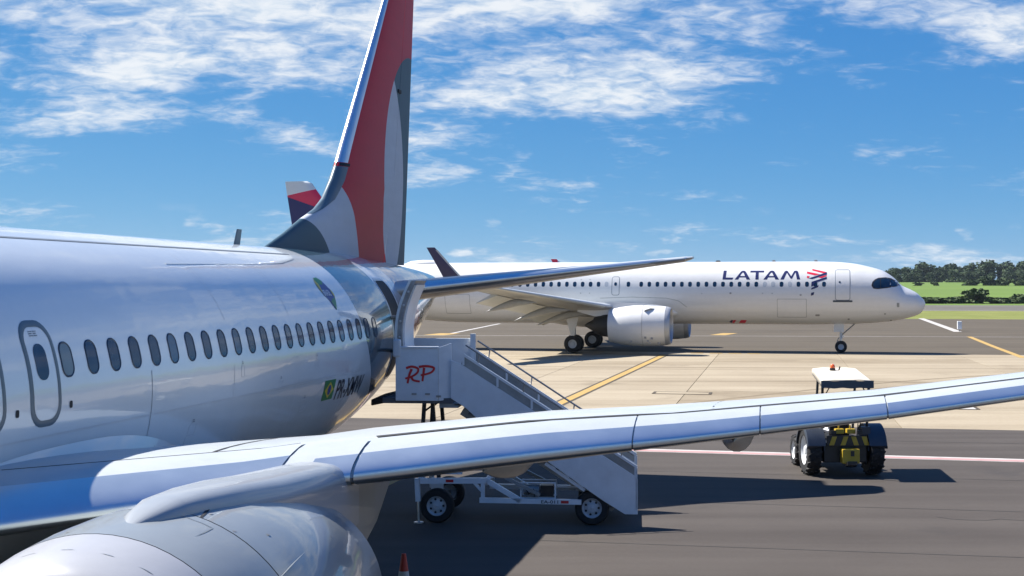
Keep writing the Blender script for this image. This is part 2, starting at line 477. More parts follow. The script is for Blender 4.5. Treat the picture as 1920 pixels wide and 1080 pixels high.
M['tyremark'] = ground_mat('tyre_mark', (.13, .10, .062), (.20, .16, .105), .5, 5, streak=(.3, 2.0, 0))
rg = random.Random(5)
for u in (9.5, 14.2, 18.9, 23.4, 28.1, 32.6, 40.2):
    stripe('paving_seam', [(v, u + rg.uniform(-.02, .02)) for v in range(-40, 61, 4)], .035, M['seal'], .003)
for v0, u0 in ((7.5, 20.5), (12.0, 27.2), (16.5, 38.6), (3.0, 39.5)):
    P = [(v0, u0)]
    for k in range(14): P.append((P[-1][0] + rg.uniform(.15, .5), P[-1][1] + rg.uniform(-.22, .22)))
    stripe('sealed_crack', P, .028, M['seal'], .0035)
for v0, v1, u0, u1 in ((14.5, 19.0, 28.6, 30.4), (2.2, 4.6, 40.8, 42.4)):
    sheet('asphalt_patch', rect(v0, v1, u0, u1), M['patch'], .0025)
for k, (v0, u0, v1, u1, b) in enumerate(((6, 52, 26, 76, 3.0), (7.4, 51.5, 28, 74.5, 3.2), (-12, 60, 30, 66, 1.2), (-14, 73, 34, 79, -1.0))):
    stripe('tyre_mark', [(v0 + (v1 - v0) * t, u0 + (u1 - u0) * t + b * math.sin(math.pi * t)) for t in frange_(0, 1, 24)], .26, M['tyremark'], .0025)
# drain cover and pit cover set in the concrete
for (v0, v1, u0, u1) in ((4.15, 6.4, 55.9, 57.0), (14.6, 16.0, 50.9, 52.2)):
    q = empty('pit_cover', L((v0 + v1) / 2, (u0 + u1) / 2, .004), -A737, kind='structure')
    a, b = (v1 - v0) / 2, (u1 - u0) / 2
    MB().span((-a, -b, .001), (a, b, .006)).build('cover_plate', M['line_white'] if v0 > 10 else M['concrete'], q)
    for sx in (-1, 1):
        MB().span((sx * a - .06, -b, .001), (sx * a + .06, b, .012)).build('cover_edge', M['line_dark'], q)
    for sy in (-1, 1):
        MB().span((-a + .07, sy * b - .05, .001), (a - .07, sy * b + .05, .011)).build('cover_edge', M['line_dark'], q)

# ------------------------------------------------------------------ wood, shrubs and verge grass
def leaf_mat(name, lo, hi):
    m, t, b = principled(name)
    g = t.new('ShaderNodeNewGeometry'); n = t.noise(g.outputs['Position'], .45, 3, .6)
    oi = t.new('ShaderNodeObjectInfo').outputs['Random']
    f = t.m('ADD', t.m('MULTIPLY', n, .7), t.m('MULTIPLY', oi, .3))
    t.put(b.inputs['Base Color'], t.ramp(f, [(.3, lo), (.7, hi)])); b.inputs['Roughness'].default_value = .7
    b.inputs['Specular IOR Level'].default_value = .2
    return m


M['leaf'] = leaf_mat('tree_leaves', (.030, .054, .026), (.075, .108, .050))
M['leaf2'] = leaf_mat('shrub_leaves', (.026, .048, .017), (.062, .090, .030))
M['bark'] = mat('tree_bark', (.11, .085, .06), .9, var=.3)


def crown_mesh(seed, w, h, base, n, leaf):
    rg = random.Random(seed); mb = MB(); lobes = []
    for i in range(rg.randint(8, 12)):
        a = rg.uniform(0, 2 * math.pi); r = rg.uniform(0, .55) * w / 2; z = base + (h - base) * rg.uniform(.12, .86)
        lobes.append((r * math.cos(a), r * math.sin(a), z, rg.uniform(.2, .36) * w, rg.uniform(.16, .28) * (h - base)))
    lobes.append((0, 0, base + (h - base) * .8, .26 * w, .2 * (h - base)))
    for i in range(n):
        x, y, z, rw, rh = rg.choice(lobes)
        d = Vector((rg.gauss(0, 1), rg.gauss(0, 1), rg.gauss(0, 1))).normalized() * rg.uniform(.55, 1.06)
        c = Vector((x + d.x * rw, y + d.y * rw, z + d.z * rh)); s = leaf * rg.uniform(.5, 1.2)
        q = Vector((rg.gauss(0, 1), rg.gauss(0, 1), rg.gauss(0, .6))).normalized().to_track_quat('Z', 'Y')
        mb.add([c + q @ Vector(p) for p in ((-s, -s * .6, 0), (s, -s * .6, 0), (s * .7, s * .6, s * .25), (-s * .7, s * .6, s * .25))], [(0, 1, 2, 3)])
    me = bpy.data.meshes.new('crown'); me.from_pydata(mb.v, [], mb.f); return me


def trunk_mesh(seed, h, r):
    rg = random.Random(seed); mb = MB()
    mb.tube([(0, 0, -.6), (.1, 0, h * .3), (-.1, .1, h * .62)], [r * 1.25, r, r * .6], 7)
    for k in range(4):
        a = k * 1.6 + rg.uniform(0, .6); z = h * rg.uniform(.3, .5)
        mb.tube([(0, 0, z), (math.cos(a) * h * .2, math.sin(a) * h * .2, z + h * .22)], [r * .5, r * .18], 5)
    me = bpy.data.meshes.new('trunk'); me.from_pydata(mb.v, [], mb.f); me.materials.append(M['bark']); return me


crowns = []; trunks = []
for k in range(7):
    h = 12 + k % 3; me = crown_mesh(40 + k, 9.5 + (k % 4), h, -.4, 1700, .62); me.materials.append(M['leaf']); crowns.append((me, h)); trunks.append(trunk_mesh(k, h, .28))


def field_z(x, y):
    u = x * math.sin(A737) + y * math.cos(A737); v = x * math.cos(A737) - y * math.sin(A737) + D0
    s = min(1, max(0, (u - 318) / 560)); s = s * s * (3 - 2 * s)
    return s * 5.9 + .35 * math.sin(v * .021) * s + max(0, u - 900) * .006


# crown silhouette of the wood read off the photograph: (world x, distance, height)
row = []
xs = 238
prof = [(238, 8), (252, 9.5), (268, 12), (282, 11), (296, 10.5), (306, 15), (318, 13.5), (328, 14), (338, 18), (352, 14), (380, 13)]
rg = random.Random(3)
while xs < 366:
    hh = interp([(a, b) for a, b in prof], xs)[0]
    row.append((xs, rg.uniform(872, 905), hh * rg.uniform(.82, 1.1), 'back'))
    row.append((xs + rg.uniform(1, 4), rg.uniform(850, 868), hh * rg.uniform(.5, .72), 'front'))
    xs += rg.uniform(4.2, 6.2)
nth = 'first second third fourth fifth sixth seventh eighth ninth tenth eleventh twelfth thirteenth fourteenth fifteenth sixteenth seventeenth eighteenth nineteenth twentieth'.split()
nth += ['twenty-' + w for w in nth[:9]] + ['thirtieth'] + ['thirty-' + w for w in nth[:9]]
cnt = {'back': 0, 'front': 0}
for i, (x, y, hh, rw) in enumerate(row):
    me, h = crowns[i % 7]; s = hh / h
    tt = empty('tree', (x, y, field_z(x, y) - .2), rg.uniform(0, 6.28), group='trees of the far wood')
    tt.scale = (s * rg.uniform(1.05, 1.45), s * rg.uniform(1.05, 1.45), s)
    tag(tt, ('%s tall dark tree from the left along the far wood skyline' if rw == 'back' else '%s low dark tree from the left along the front of the far wood') % nth[cnt[rw]], 'tree'); cnt[rw] += 1
    link('crown', me, tt); link('trunk', trunks[i % 7], tt)
# shrubs standing in the field
sh = [crown_mesh(90 + k, 7, 3.2, -.3, 700, .42) for k in range(3)]
for me in sh: me.materials.append(M['leaf2'])
stem = trunk_mesh(99, 2.6, .12)
shrubs = [((1722, 546), 'small dark shrub just right of the white nose in the field', 6, 1.5), ((1752, 546), 'round single shrub alone in the middle of the field', 4, 2.0),
          ((1822, 545), 'left end shrub of the long dark clump in the field', 9, 3.0), ((1850, 542), 'tall middle shrub of the long dark clump in the field', 9, 4.2),
          ((1880, 544), 'wide right shrub of the long dark clump in the field', 10, 3.4), ((1912, 546), 'shrub at the right edge of the field', 8, 2.6),
          ((1825, 566), 'rounded shrub at the near edge of the field above the runway', 9, 3.4), ((1800, 568), 'low shrub at the field edge left of the rounded one', 7, 1.8),
          ((1912, 566), 'shrub at the field edge beside the right border', 7, 2.4), ((1752, 569), 'low wide scrub along the field edge near the nose', 12, 1.5), ((1860, 570), 'low scrub along the field edge right of the rounded shrub', 12, 1.6)]
for k, ((px, py), lab, w, h) in enumerate(shrubs):
    u0 = 640 if py < 560 else 330
    d = Vector(((px - 960) / 2600, 1, 0)); p = d * u0
    s = empty('shrub', (p.x, p.y, field_z(p.x, p.y) - .1), k * 1.3, label=lab, cat='shrub', group='shrubs in the field')
    s.scale = (w / 7, w / 7, h / 3.2); link('foliage', sh[k % 3], s); link('stem', stem, s)
# board beside the holding line
sg = empty('guidance_sign', (42.6, 132.0, 0), R(-14), label='small white sign board at the end of the white holding line', cat='sign')
MB().span((-.2, -.3, .2), (.2, .3, .95)).build('board', M['sign'], sg, bevel=.02)
for sx in (-.2, .2):
    MB().span((-.05, sx - .04, 0), (.05, sx + .04, .2)).build('leg', M['oldmetal'], sg)

# ------------------------------------------------------------------ aircraft building kit
class Body:
    def __init__(s, tab, frac): s.tab = tab; s.frac = frac
    def sec(s, u):
        zt, zb, w = spline(s.tab, u); zc = zb + (zt - zb) * s.frac; return zt, zb, w, zc
    def ring(s, u, n=72):
        zt, zb, w, zc = s.sec(u); out = []
        for k in range(n):
            a = 2 * math.pi * k / n; sn = math.sin(a)
            out.append((w * math.cos(a), u, zc + (zt - zc if sn > 0 else zc - zb) * sn))
        return out
    def on(s, u, z, side, off=0.0):
        """point on the skin at station u and height z, lifted off along the normal"""
        zt, zb, w, zc = s.sec(u); b = (zt - zc) if z > zc else (zc - zb); q = max(-.999, min(.999, (z - zc) / b))
        v = w * math.sqrt(1 - q * q); nrm = Vector((v / (w * w), 0, (z - zc) / (b * b))).normalized()
        return Vector((side * (v + nrm.x * off), u, z + nrm.z * off))
    def mesh(s, us, n=72):
        mb = MB(); mb.loft([s.ring(u, n) for u in us]); return mb


def flat_mesh(polys):
    bm = bmesh.new()
    for p in polys:
        vs = [bm.verts.new((a, b, 0)) for a, b in p]
        bm.faces.new(vs)
    bm.normal_update(); bmesh.ops.triangulate(bm, faces=bm.faces)
    return bm


def text_bm(txt, h, width=None, shear=0.0, bold=.0):
    cu = bpy.data.curves.new('lettering', 'FONT'); cu.body = txt; cu.size = 1; cu.shear = 0; cu.offset = bold; cu.resolution_u = 4
    o = bpy.data.objects.new('lettering', cu); COL.objects.link(o); bpy.context.view_layer.update()
    me = bpy.data.meshes.new_from_object(o.evaluated_get(bpy.context.evaluated_depsgraph_get()))
    bpy.data.objects.remove(o); bm = bmesh.new(); bm.from_mesh(me); bpy.data.meshes.remove(me)
    ys = [v.co.y for v in bm.verts]; xs_ = [v.co.x for v in bm.verts]; k = h / (max(ys) - min(ys)); x0, y0 = min(xs_), min(ys); sx = width / ((max(xs_) - x0) * k) if width else 1.0
    for v in bm.verts:
        y = (v.co.y - y0) * k; v.co = ((v.co.x - x0) * k * sx + shear * y, y, 0)
    bmesh.ops.triangulate(bm, faces=bm.faces)
    return bm


def decal(name, bm, body, side, m, parent, u0=0.0, z0=0.0, du=1, off=.004, zstep=.07, ustep=.35):
    """drape flat artwork (x,y) on the skin of a fuselage at (u0 + du*x, z0 + y)"""
    def cut(axis, step):
        c = [v.co[axis] for v in bm.verts]; k = math.ceil(min(c) / step) * step
        while k < max(c):
            no = [0, 0, 0]; no[axis] = 1; co = [0, 0, 0]; co[axis] = k
            bmesh.ops.bisect_plane(bm, geom=bm.verts[:] + bm.edges[:] + bm.faces[:], plane_co=co, plane_no=no); k += step
    cut(1, zstep); cut(0, ustep)
    for v in bm.verts: v.co = body.on(u0 + du * v.co.x, z0 + v.co.y, side, off)
    bmesh.ops.recalc_face_normals(bm, faces=bm.faces)
    me = bpy.data.meshes.new(name); bm.to_mesh(me); bm.free(); me.materials.append(m)
    return link(name, me, parent)


def rrect(cu, cz, w, h, r, n=6):
    out = []
    for k, (sx, sy) in enumerate(((1, 1), (-1, 1), (-1, -1), (1, -1))):
        for i in range(n + 1):
            a = (k + i / n) * math.pi / 2
            out.append((cu + sx * (w / 2 - r) + r * math.cos(a), cz + sy * (h / 2 - r) + r * math.sin(a)))
    return out


def ring_decal(name, outer, inner, body, side, m, parent, off0=.012, off1=.002, offout=.002):
    """raised frame: outer edge, crest and inner lip that falls back to the skin"""
    o2, i2 = [], []
    for k in range(len(outer)):                       # short steps, so that the frame follows the curved skin
        a, b, c, d = outer[k], outer[(k + 1) % len(outer)], inner[k], inner[(k + 1) % len(outer)]
        st = max(1, int(math.hypot(b[0] - a[0], b[1] - a[1]) / .06))
        for j in range(st):
            f = j / st; o2.append((a[0] + (b[0] - a[0]) * f, a[1] + (b[1] - a[1]) * f)); i2.append((c[0] + (d[0] - c[0]) * f, c[1] + (d[1] - c[1]) * f))
    outer, inner = o2, i2
    mb = MB(); n = len(outer); mid = [((a[0] + b[0]) / 2, (a[1] + b[1]) / 2) for a, b in zip(outer, inner)]
    for loop, of in ((outer, offout), (mid, off0), (inner, off1)):
        mb.v += [body.on(a, b, side, of) for a, b in loop]
    for r in range(2):
        for i in range(n):
            k = (i + 1) % n; mb.f.append([r * n + i, r * n + k, (r + 1) * n + k, (r + 1) * n + i]); mb.mi.append(0)
    return mb.build(name, m, parent, smooth=60)


def cabin_window(u, z, w, h, body, side, parent, pane, frame, lean=0):
    o = decal('cabin_window', flat_mesh([rrect(0, 0, w, h, w * .42)]), body, side, pane, parent, u, z, off=.003, zstep=.06)
    if frame: ring_decal('window_frame', rrect(u, z, w + .034, h + .034, w * .42 + .017), rrect(u, z, w - .012, h - .012, w * .40), body, side, frame, o)
    return o


def line_decal(name, pts, w, body, side, m, parent, off=.003):
    """thin panel seam along (u, z) points"""
    mb = MB(); P = []
    for a, b in zip(pts, pts[1:]):
        k = max(1, int(math.hypot(b[0] - a[0], b[1] - a[1]) / .12))
        P += [(a[0] + (b[0] - a[0]) * i / k, a[1] + (b[1] - a[1]) * i / k) for i in range(k)]
    P.append(pts[-1])
    for i, p in enumerate(P):
        a, b = P[max(i - 1, 0)], P[min(i + 1, len(P) - 1)]; d = Vector((b[0] - a[0], b[1] - a[1])).normalized() * w / 2
        mb.v += [body.on(p[0] - d.y, p[1] + d.x, side, off), body.on(p[0] + d.y, p[1] - d.x, side, off)]
    for i in range(len(P) - 1): mb.f.append([2 * i, 2 * i + 1, 2 * i + 3, 2 * i + 2]); mb.mi.append(0)
    return mb.build(name, m, parent)


class Foil:
    """lifting surface: rows of (v, u leading edge, chord, z leading edge, thickness ratio, incidence in degrees)"""
    def __init__(s, rows, side=1, camber=.018, droop=0.0): s.rows = rows; s.side = side; s.cam = camber; s.droop = droop
    def pt(s, v, xc, up, off=0.0):
        ul, c, zl, t, inc = interp(s.rows, v); x = max(0, min(1, xc))
        yt = 5 * t * (.2969 * math.sqrt(x) - .126 * x - .3516 * x * x + .2843 * x**3 - .1036 * x**4)
        yc = s.cam * 4 * x * (1 - x) * (1 - .4 * x); z = (yc + (yt if up else -yt)) * c + (off if up else -off)
        z -= s.droop * c * max(0, 1 - x / .2)**2
        xx = x * c - (off * max(0, 1 - 14 * x)); a = R(inc)
        return Vector((s.side * v, ul + xx * math.cos(a) + z * math.sin(a), zl - xx * math.sin(a) + z * math.cos(a)))
    def section(s, v, n=22):
        ks = [.5 * (1 - math.cos(math.pi * i / n)) for i in range(n + 1)]
        return [s.pt(v, x, True) for x in ks[::-1]] + [s.pt(v, x, False) for x in ks[1:]]
    def body(s, vs, m=(0, 1), n=22):
        mb = MB(); rings = [s.section(v, n) for v in vs]; mb.loft(rings)
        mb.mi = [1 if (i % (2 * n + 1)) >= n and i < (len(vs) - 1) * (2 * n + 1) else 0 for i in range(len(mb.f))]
        return mb
    def shell(s, v0, v1, lo, hi, off=.006, n=14, k=4, split=None):
        """skin piece wrapped round the leading edge: lower chord lo, upper chord hi; faces above split take material 1"""
        mb = MB(); par = [(-lo * (1 - i / n)**2) for i in range(n)] + [hi * (i / n)**2 for i in range(n + 1)]
        rings = [[s.pt(v0 + (v1 - v0) * j / k, abs(q), q >= 0, off) for q in par] for j in range(k + 1)]
        mb.loft(rings, closed=False)
        if split is not None:
            mb.mi = [1 if (par[i % (2 * n)] + par[i % (2 * n) + 1]) / 2 > split else 0 for i in range(len(mb.f))]
        return mb
    def line(s, pts, w, up=True, off=.003):
        """narrow strip along (v, xc) points on the skin"""
        mb = MB(); P = []
        for a, b in zip(pts, pts[1:]):
            P += [(a[0] + (b[0] - a[0]) * i / 16, a[1] + (b[1] - a[1]) * i / 16) for i in range(16)]
        P.append(pts[-1]); c = [s.pt(p[0], p[1], up, off) for p in P]
        for i, p in enumerate(c):
            d = (c[min(i + 1, len(c) - 1)] - c[max(i - 1, 0)]).normalized(); nn = d.cross(Vector((0, 0, 1))).normalized() * w / 2
            mb.v += [p + nn, p - nn]
        for i in range(len(c) - 1): mb.f.append([2 * i, 2 * i + 1, 2 * i + 3, 2 * i + 2]); mb.mi.append(0)
        return mb


def canoe(c, length, w, h, droop=0, n=18):
    """flap track fairing: pointed boat shape along the chord, c is its front top point"""
    mb = MB(); rings = []; c = Vector(c)
    for i in range(15):
        t = i / 14; s = max(.02, (math.sin(math.pi * min(1, t * 1.9 + .02) * .5))) * (1 if t < .45 else max(.03, 1 - ((t - .45) / .55)**1.7))
        cz = c.z - droop * max(0, t - .35)**1.25
        rings.append([(c.x + math.cos(2 * math.pi * k / n) * w / 2 * s, c.y + length * t, cz + math.sin(2 * math.pi * k / n) * h / 2 * s) for k in range(n)])
    return mb.loft(rings)


def aircraft_wheel(parent, x, y, r, w, sy=None):
    wh = empty('wheel', (x, y, r)); wh.parent = parent
    prof = [(-w / 2, r * .49), (-w / 2, r * .86), (-w * .38, r * .97), (-w * .2, r), (w * .2, r), (w * .38, r * .97), (w / 2, r * .86), (w / 2, r * .49)]
    MB().lathe(prof, (0, 0, 0), (1, 0, 0), 28).build('tyre', M['rubber'], wh, smooth=40)
    pr = [(-w * .42, 0), (-w * .42, r * .2), (-w * .3, r * .25), (-w * .36, r * .42), (-w * .46, r * .5), (w * .46, r * .5), (w * .36, r * .42), (w * .3, r * .25), (w * .42, r * .2), (w * .42, 0)]
    MB().lathe(pr, (0, 0, 0), (1, 0, 0), 20).build('rim', M['rim'], wh, smooth=35)
    return wh


def frange(a, b, n): return [a + (b - a) * i / n for i in range(n + 1)]

# ------------------------------------------------------------------ near airliner (ringed tail), stand frame
near = empty('airliner', L(0, 0), -A737, label='large white airliner in front with red and slate ringed tail fin and open rear door', cat='airplane')
NB = Body([(-5.4, 3.05, 2.95, .03), (-5.1, 3.5, 2.4, .5), (-4.2, 4.1, 1.8, 1.05), (-2.8, 4.75, 1.35, 1.6), (-.8, 5.04, 1.12, 1.86), (1, 5.06, 1.1, 1.88), (20.5, 5.06, 1.1, 1.88),
           (22, 5.06, 1.14, 1.88), (24, 5.06, 1.3, 1.86), (26, 5.05, 1.62, 1.76), (28, 5.01, 2.1, 1.56), (30, 4.94, 2.62, 1.28), (32, 4.85, 3.15, .95), (34, 4.75, 3.7, .6), (35.7, 4.6, 4.1, .28), (36, 4.5, 4.25, .1)], .525)
us_ = [-5.4, -5.3, -5.1, -4.8, -4.4, -4, -3.5, -3, -2.5, -2, -1.4, -.8, 0, 1] + frange(3, 21, 9) + frange(21.5, 36, 58)
NB.mesh(us_, 96).build('fuselage', M['near_fuselage'], near, smooth=50)

# cabin windows
for n in range(1, 24):
    u = 13.738 + .508 * (n - 1)
    if n > 22: continue
    cabin_window(u, 3.605, .215, .335, NB, 1, near, M['pane4'] if n in (5, 9, 13, 14, 18) else M['pane'], M['wframe'])
cabin_window(13.2, 3.605, .22, .335, NB, 1, near, M['pane2'], M['wframe'])
for k in range(1, 30):
    u = 11.2 - .508 * k
    if u < -1.5: break
    cabin_window(u, 3.605, .215, .335, NB, 1, near, M['pane'], M['wframe'])
# two overwing exits
for u in (12.71, 11.68):
    d = decal('exit_door', flat_mesh([rrect(0, 0, .46, .92, .16)]), NB, 1, M['white'], near, u, 3.49, off=.005, zstep=.05)
    ring_decal('door_outline', rrect(u, 3.49, .60, 1.06, .22), rrect(u, 3.49, .47, .93, .17), NB, 1, M['frame'], d, off0=.009, off1=.006)
    w = decal('door_window', flat_mesh([rrect(0, 0, .23, .36, .105)]), NB, 1, M['pane'], d, u - .02, 3.605, off=.009, zstep=.05)
    for a in (-.11, -.03):
        decal('placard', flat_mesh([[(0, 0), (.07, 0), (.07, .012), (0, .012)], [(0, .022), (.06, .022), (.06, .034), (0, .034)], [(0, .044), (.07, .044), (.07, .053), (0, .053)]]), NB, 1, M['seam'], d, u + a, 3.86, off=.008)
for u, z in ((12.17, 3.135), (13.2, 3.143)):
    decal('static_port', flat_mesh([rrect(0, 0, .062, .075, .02)]), NB, 1, M['dark'], near, u, z, off=.004)
# registration, flag and emblem
decal('registration', text_bm('PR-XMW', .33, 1.58, .10, .018), NB, 1, M['black'], near, 22.2, 2.455, off=.004)
fl = decal('flag', flat_mesh([[(0, 0), (.56, 0), (.56, .33), (0, .33)]]), NB, 1, M['green'], near, 21.5, 2.49, off=.004)
decal('flag_diamond', flat_mesh([[(.05, .165), (.28, .03), (.51, .165), (.28, .30)]]), NB, 1, M['yellow'], fl, 21.5, 2.49, off=.007)
decal('flag_disc', flat_mesh([[(.28 + .085 * math.cos(a * .42), .165 + .085 * math.sin(a * .42)) for a in range(15)]]), NB, 1, M['blue'], fl, 21.5, 2.49, off=.010)
em = decal('emblem', flat_mesh([[(.06, .30), (.16, .42), (.34, .46), (.50, .40), (.60, .26), (.58, .12), (.46, .02), (.36, -.09), (.28, -.02), (.2, .1), (.1, .18)]]), NB, 1, M['blue'], near, 22.12, 4.04, off=.004)
decal('emblem_leaf', flat_mesh([[(.10, .36), (.2, .45), (.36, .46), (.5, .40), (.40, .34), (.22, .34)]]), NB, 1, M['green'], em, 22.12, 4.04, off=.007)
decal('emblem_leaf', flat_mesh([[(.06, .30), (.13, .42), (.2, .34), (.14, .25), (.1, .2)]]), NB, 1, M['yellow'], em, 22.12, 4.04, off=.008)
decal('emblem_leaf', flat_mesh([[(.28, .06), (.36, -.09), (.5, .03), (.58, .12), (.42, .10)]]), NB, 1, M['green'], em, 22.12, 4.04, off=.007)
decal('emblem_leaf', flat_mesh([[(.58, .10), (.64, .18), (.60, .27), (.56, .2)]]), NB, 1, M['yellow'], em, 22.12, 4.04, off=.008)
decal('emblem_word', text_bm('BRASIL', .10, .36, 0, .01), NB, 1, M['offwhite'], em, 22.24, 4.19, off=.010)
# skin seams
line_decal('skin_seam', [(15.1, 3.38), (15.1, 2.2)], .012, NB, 1, M['seam'], near)
line_decal('skin_seam', [(1, 4.895), (13, 4.895), (22.9, 4.905)], .016, NB, 1, M['seam'], near, off=.004)
line_decal('skin_seam', [(17.0, 4.66), (20, 4.70), (21.6, 4.74), (22.5, 4.82), (22.95, 4.93)], .02, NB, 1, M['white'], near, off=.005)

M['lap'] = mat('paint_lap_line', (.47, .49, .51), .4)
for z in (2.86,): line_decal('skin_seam', [(1, z), (20, z), (23.3, z + .02)], .010, NB, 1, M['lap'], near, off=.003)
for u in (17.6, 20.1, 22.6, 10.3): line_decal('skin_seam', [(u, 4.88), (u, 4.0), (u, 3.9)], .008, NB, 1, M['lap'], near, off=.003); line_decal('skin_seam', [(u, 3.3), (u, 2.0)], .008, NB, 1, M['lap'], near, off=.003)
for u, z, w, h in ((16.4, 2.55, .09, .05), (17.9, 3.2, .05, .05), (19.4, 2.9, .07, .05), (20.6, 2.5, .09, .06), (21.0, 3.15, .05, .05)):
    ring_decal('access_panel', rrect(u, z, w * 2.4, h * 3.2, .03), rrect(u, z, w * 2.4 - .014, h * 3.2 - .014, .025), NB, 1, M['lap'], near, off0=.004)
    decal('placard', flat_mesh([[(0, 0), (w * .8, 0), (w * .8, .014), (0, .014)], [(0, .024), (w * .6, .024), (w * .6, .036), (0, .036)]]), NB, 1, M['seam'], near, u - w * .4, z + h * 2, off=.004)
# wing to body fairing: a shell that swells out of the lower skin
mb = MB(); rings = []
for i in range(33):
    t = i / 32; u = 8.2 + 10.0 * t; zf = 2.85 - 1.5 * abs(2 * t - 1.0)**2.6 - .12; ring = []
    for j in range(25):
        z = zf + (1.09 - zf) * (j / 24)**.8; e = .13 * min(1, (zf - z) / .22) * min(1, 6 * t, 6 * (1 - t)) if zf > z else 0
        q = NB.on(u, max(z, 1.102), 1, .003 + e); ring.append(q)
    rings.append(ring + [Vector((-q.x, q.y, q.z)) for q in ring[::-1]])
mb.loft(rings, closed=False); mb.build('wing_fairing', M['white'], near, smooth=50)
for u in (14.0, 15.05, 15.9): line_decal('fairing_seam', [(u, 2.55), (u, 2.0)], .010, NB, 1, M['seam'], near, off=.145)

# rear doorway and the door swung out in front of it
DU, DW = 26.28, .80
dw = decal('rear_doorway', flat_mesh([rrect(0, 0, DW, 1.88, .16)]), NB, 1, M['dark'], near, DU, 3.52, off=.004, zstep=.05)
ring_decal('door_surround', rrect(DU, 3.52, DW + .10, 1.98, .2), rrect(DU, 3.52, DW - .01, 1.87, .155), NB, 1, M['steel'], dw)
door = empty('cabin_door', (0, 0, 0)); door.parent = near


def door_v(z, off): return 2.02 + ((z - 3.45) / 1.03)**2 * .29 + off


zs = frange(2.56, 4.46, 20)


def door_slab(u0, u1, o0, o1, z_lo=2.56, z_hi=4.46, n=20):
    mb = MB(); rings = []
    for z in frange(z_lo, z_hi, n):
        rings.append([(door_v(z, o0), u0, z), (door_v(z, o0), u1, z), (door_v(z, o1), u1, z), (door_v(z, o1), u0, z)])
    return mb.loft(rings)


door_slab(25.02, 25.86, 0, .05).build('door_skin', M['white'], door, smooth=30)
door_slab(25.05, 25.83, .05, .13).build('door_frame', M['oldmetal'], door, smooth=30)
door_slab(25.12, 25.78, .13, .17, 2.66, 4.38).build('door_lining', M['offwhite'], door, smooth=30)
MB().span((2.2, 25.2, 2.62), (2.42, 25.7, 3.0)).build('slide_case', M['offwhite'], door, bevel=.03)
for z in (2.9, 3.15, 3.4, 3.7, 4.0, 4.25):
    MB().lathe([(0, .022), (.02, .022), (.025, 0)], (door_v(z, .09), 25.05, z), (0, -1, 0), 8, cap=(True, True)).build('door_bolt', M['steel'], door)
MB().tube([(1.72, 25.9, 3.75), (1.95, 25.75, 3.75), (2.1, 25.6, 3.72)], .04, 8).build('hinge_arm', M['oldmetal'], door, smooth=40)
MB().tube([(1.72, 25.9, 3.1), (1.95, 25.75, 3.1), (2.1, 25.6, 3.08)], .04, 8).build('hinge_arm', M['oldmetal'], door, smooth=40)

# vertical fin: outline in the plane of symmetry with a thin symmetric section
FLE = [(5.0, 23.4), (5.35, 24.6), (5.65, 25.52), (5.88, 26.37), (6.13, 26.9), (6.57, 27.45), (6.87, 27.73), (7.36, 28.13), (11.04, 31.29), (12.3, 32.37)]
FTE = [(4.6, 33.06), (12.3, 34.12)]
FH = [(4.6, 31.0), (12.3, 33.2)]          # rudder hinge


def fin_half(f, z, le, te):
    """half thickness of the fin at chord fraction f"""
    c = te - le; t = .085 if z > 6.5 else .085 * (5.9 / max(c, 5.9)) * .9
    return 5 * t * min(c, 6.2) * (.2969 * math.sqrt(f) - .126 * f - .3516 * f * f + .2843 * f**3 - .1036 * f**4) + .004


def fin_mesh(z_list, u_lo, u_hi, n=26):
    mb = MB(); rings = []
    for z in z_list:
        le = interp(FLE, z)[0]; te = interp(FTE, z)[0]; a, b = u_lo(z, le, te), u_hi(z, le, te)
        fs = [((1 - math.cos(math.pi * i / n / 2)) if a <= le + .01 else i / n) for i in range(n + 1)]
        us2 = [a + (b - a) * f for f in fs]
        hw = [fin_half(max(0, min(1, (u - le) / (te - le))), z, le, te) for u in us2]
        rings.append([(h, u, z) for u, h in zip(us2, hw)] + [(-h, u, z) for u, h in list(zip(us2, hw))[::-1]])
    return mb.loft(rings)


zf = [4.6, 4.8, 5.0, 5.08, 5.15, 5.25, 5.35, 5.5, 5.65, 5.76, 5.88, 6.0, 6.13, 6.35, 6.57, 6.87, 7.1, 7.36, 8, 9, 10, 11.04, 12.2, 12.3]
fin_mesh(zf, lambda z, le, te: le, lambda z, le, te: interp(FH, z)[0] - .012).build('vertical_fin', M['near_fin'], near, smooth=40)
fin_mesh([4.86, 5.5, 7, 9, 11, 12.25], lambda z, le, te: interp(FH, z)[0] + .012, lambda z, le, te: te).build('rudder', M['near_fin'], near, smooth=40)
# bare metal leading edge strip of the fin, with the dark joint
mb = MB(); rings = []
for z in [6.95, 7.36, 8.5, 10, 11.04, 12.28]:
    le = interp(FLE, z)[0]; te = interp(FTE, z)[0]; rr = []
    for f in (.05, .03, .012, .004, 0, .004, .012, .03, .05):
        h = fin_half(f, z, le, te) + .006; rr.append((h * (1 if len(rr) < 4 else -1 if len(rr) > 4 else 0), le + (te - le) * f - (.012 if f == 0 else 0), z))
    rings.append(rr)
mb.loft(rings, closed=False); mb.build('fin_leading_edge', M['bare'], near, smooth=60)
mb = MB(); rings = []
for z in [5.78, 5.9, 6.0, 6.13, 6.35, 6.57, 6.7, 6.86]:
    le = interp(FLE, z)[0]; te = interp(FTE, z)[0]; wd_ = .06 * min(1, (z - 5.7) / .5)
    rings.append([(s * (fin_half(f * wd_, z, le, te) + .009), le + (te - le) * f * wd_ - (.02 if f < .02 else 0), z) for s, f in ((1, 1), (1, .5), (1, .15), (1, .05), (1, .015), (0, 0), (-1, .015), (-1, .05), (-1, .15), (-1, .5), (-1, 1))])
mb.loft(rings, closed=False); mb.build('fin_leading_edge', M['frame'], near, smooth=60)
mb = MB(); rings = []
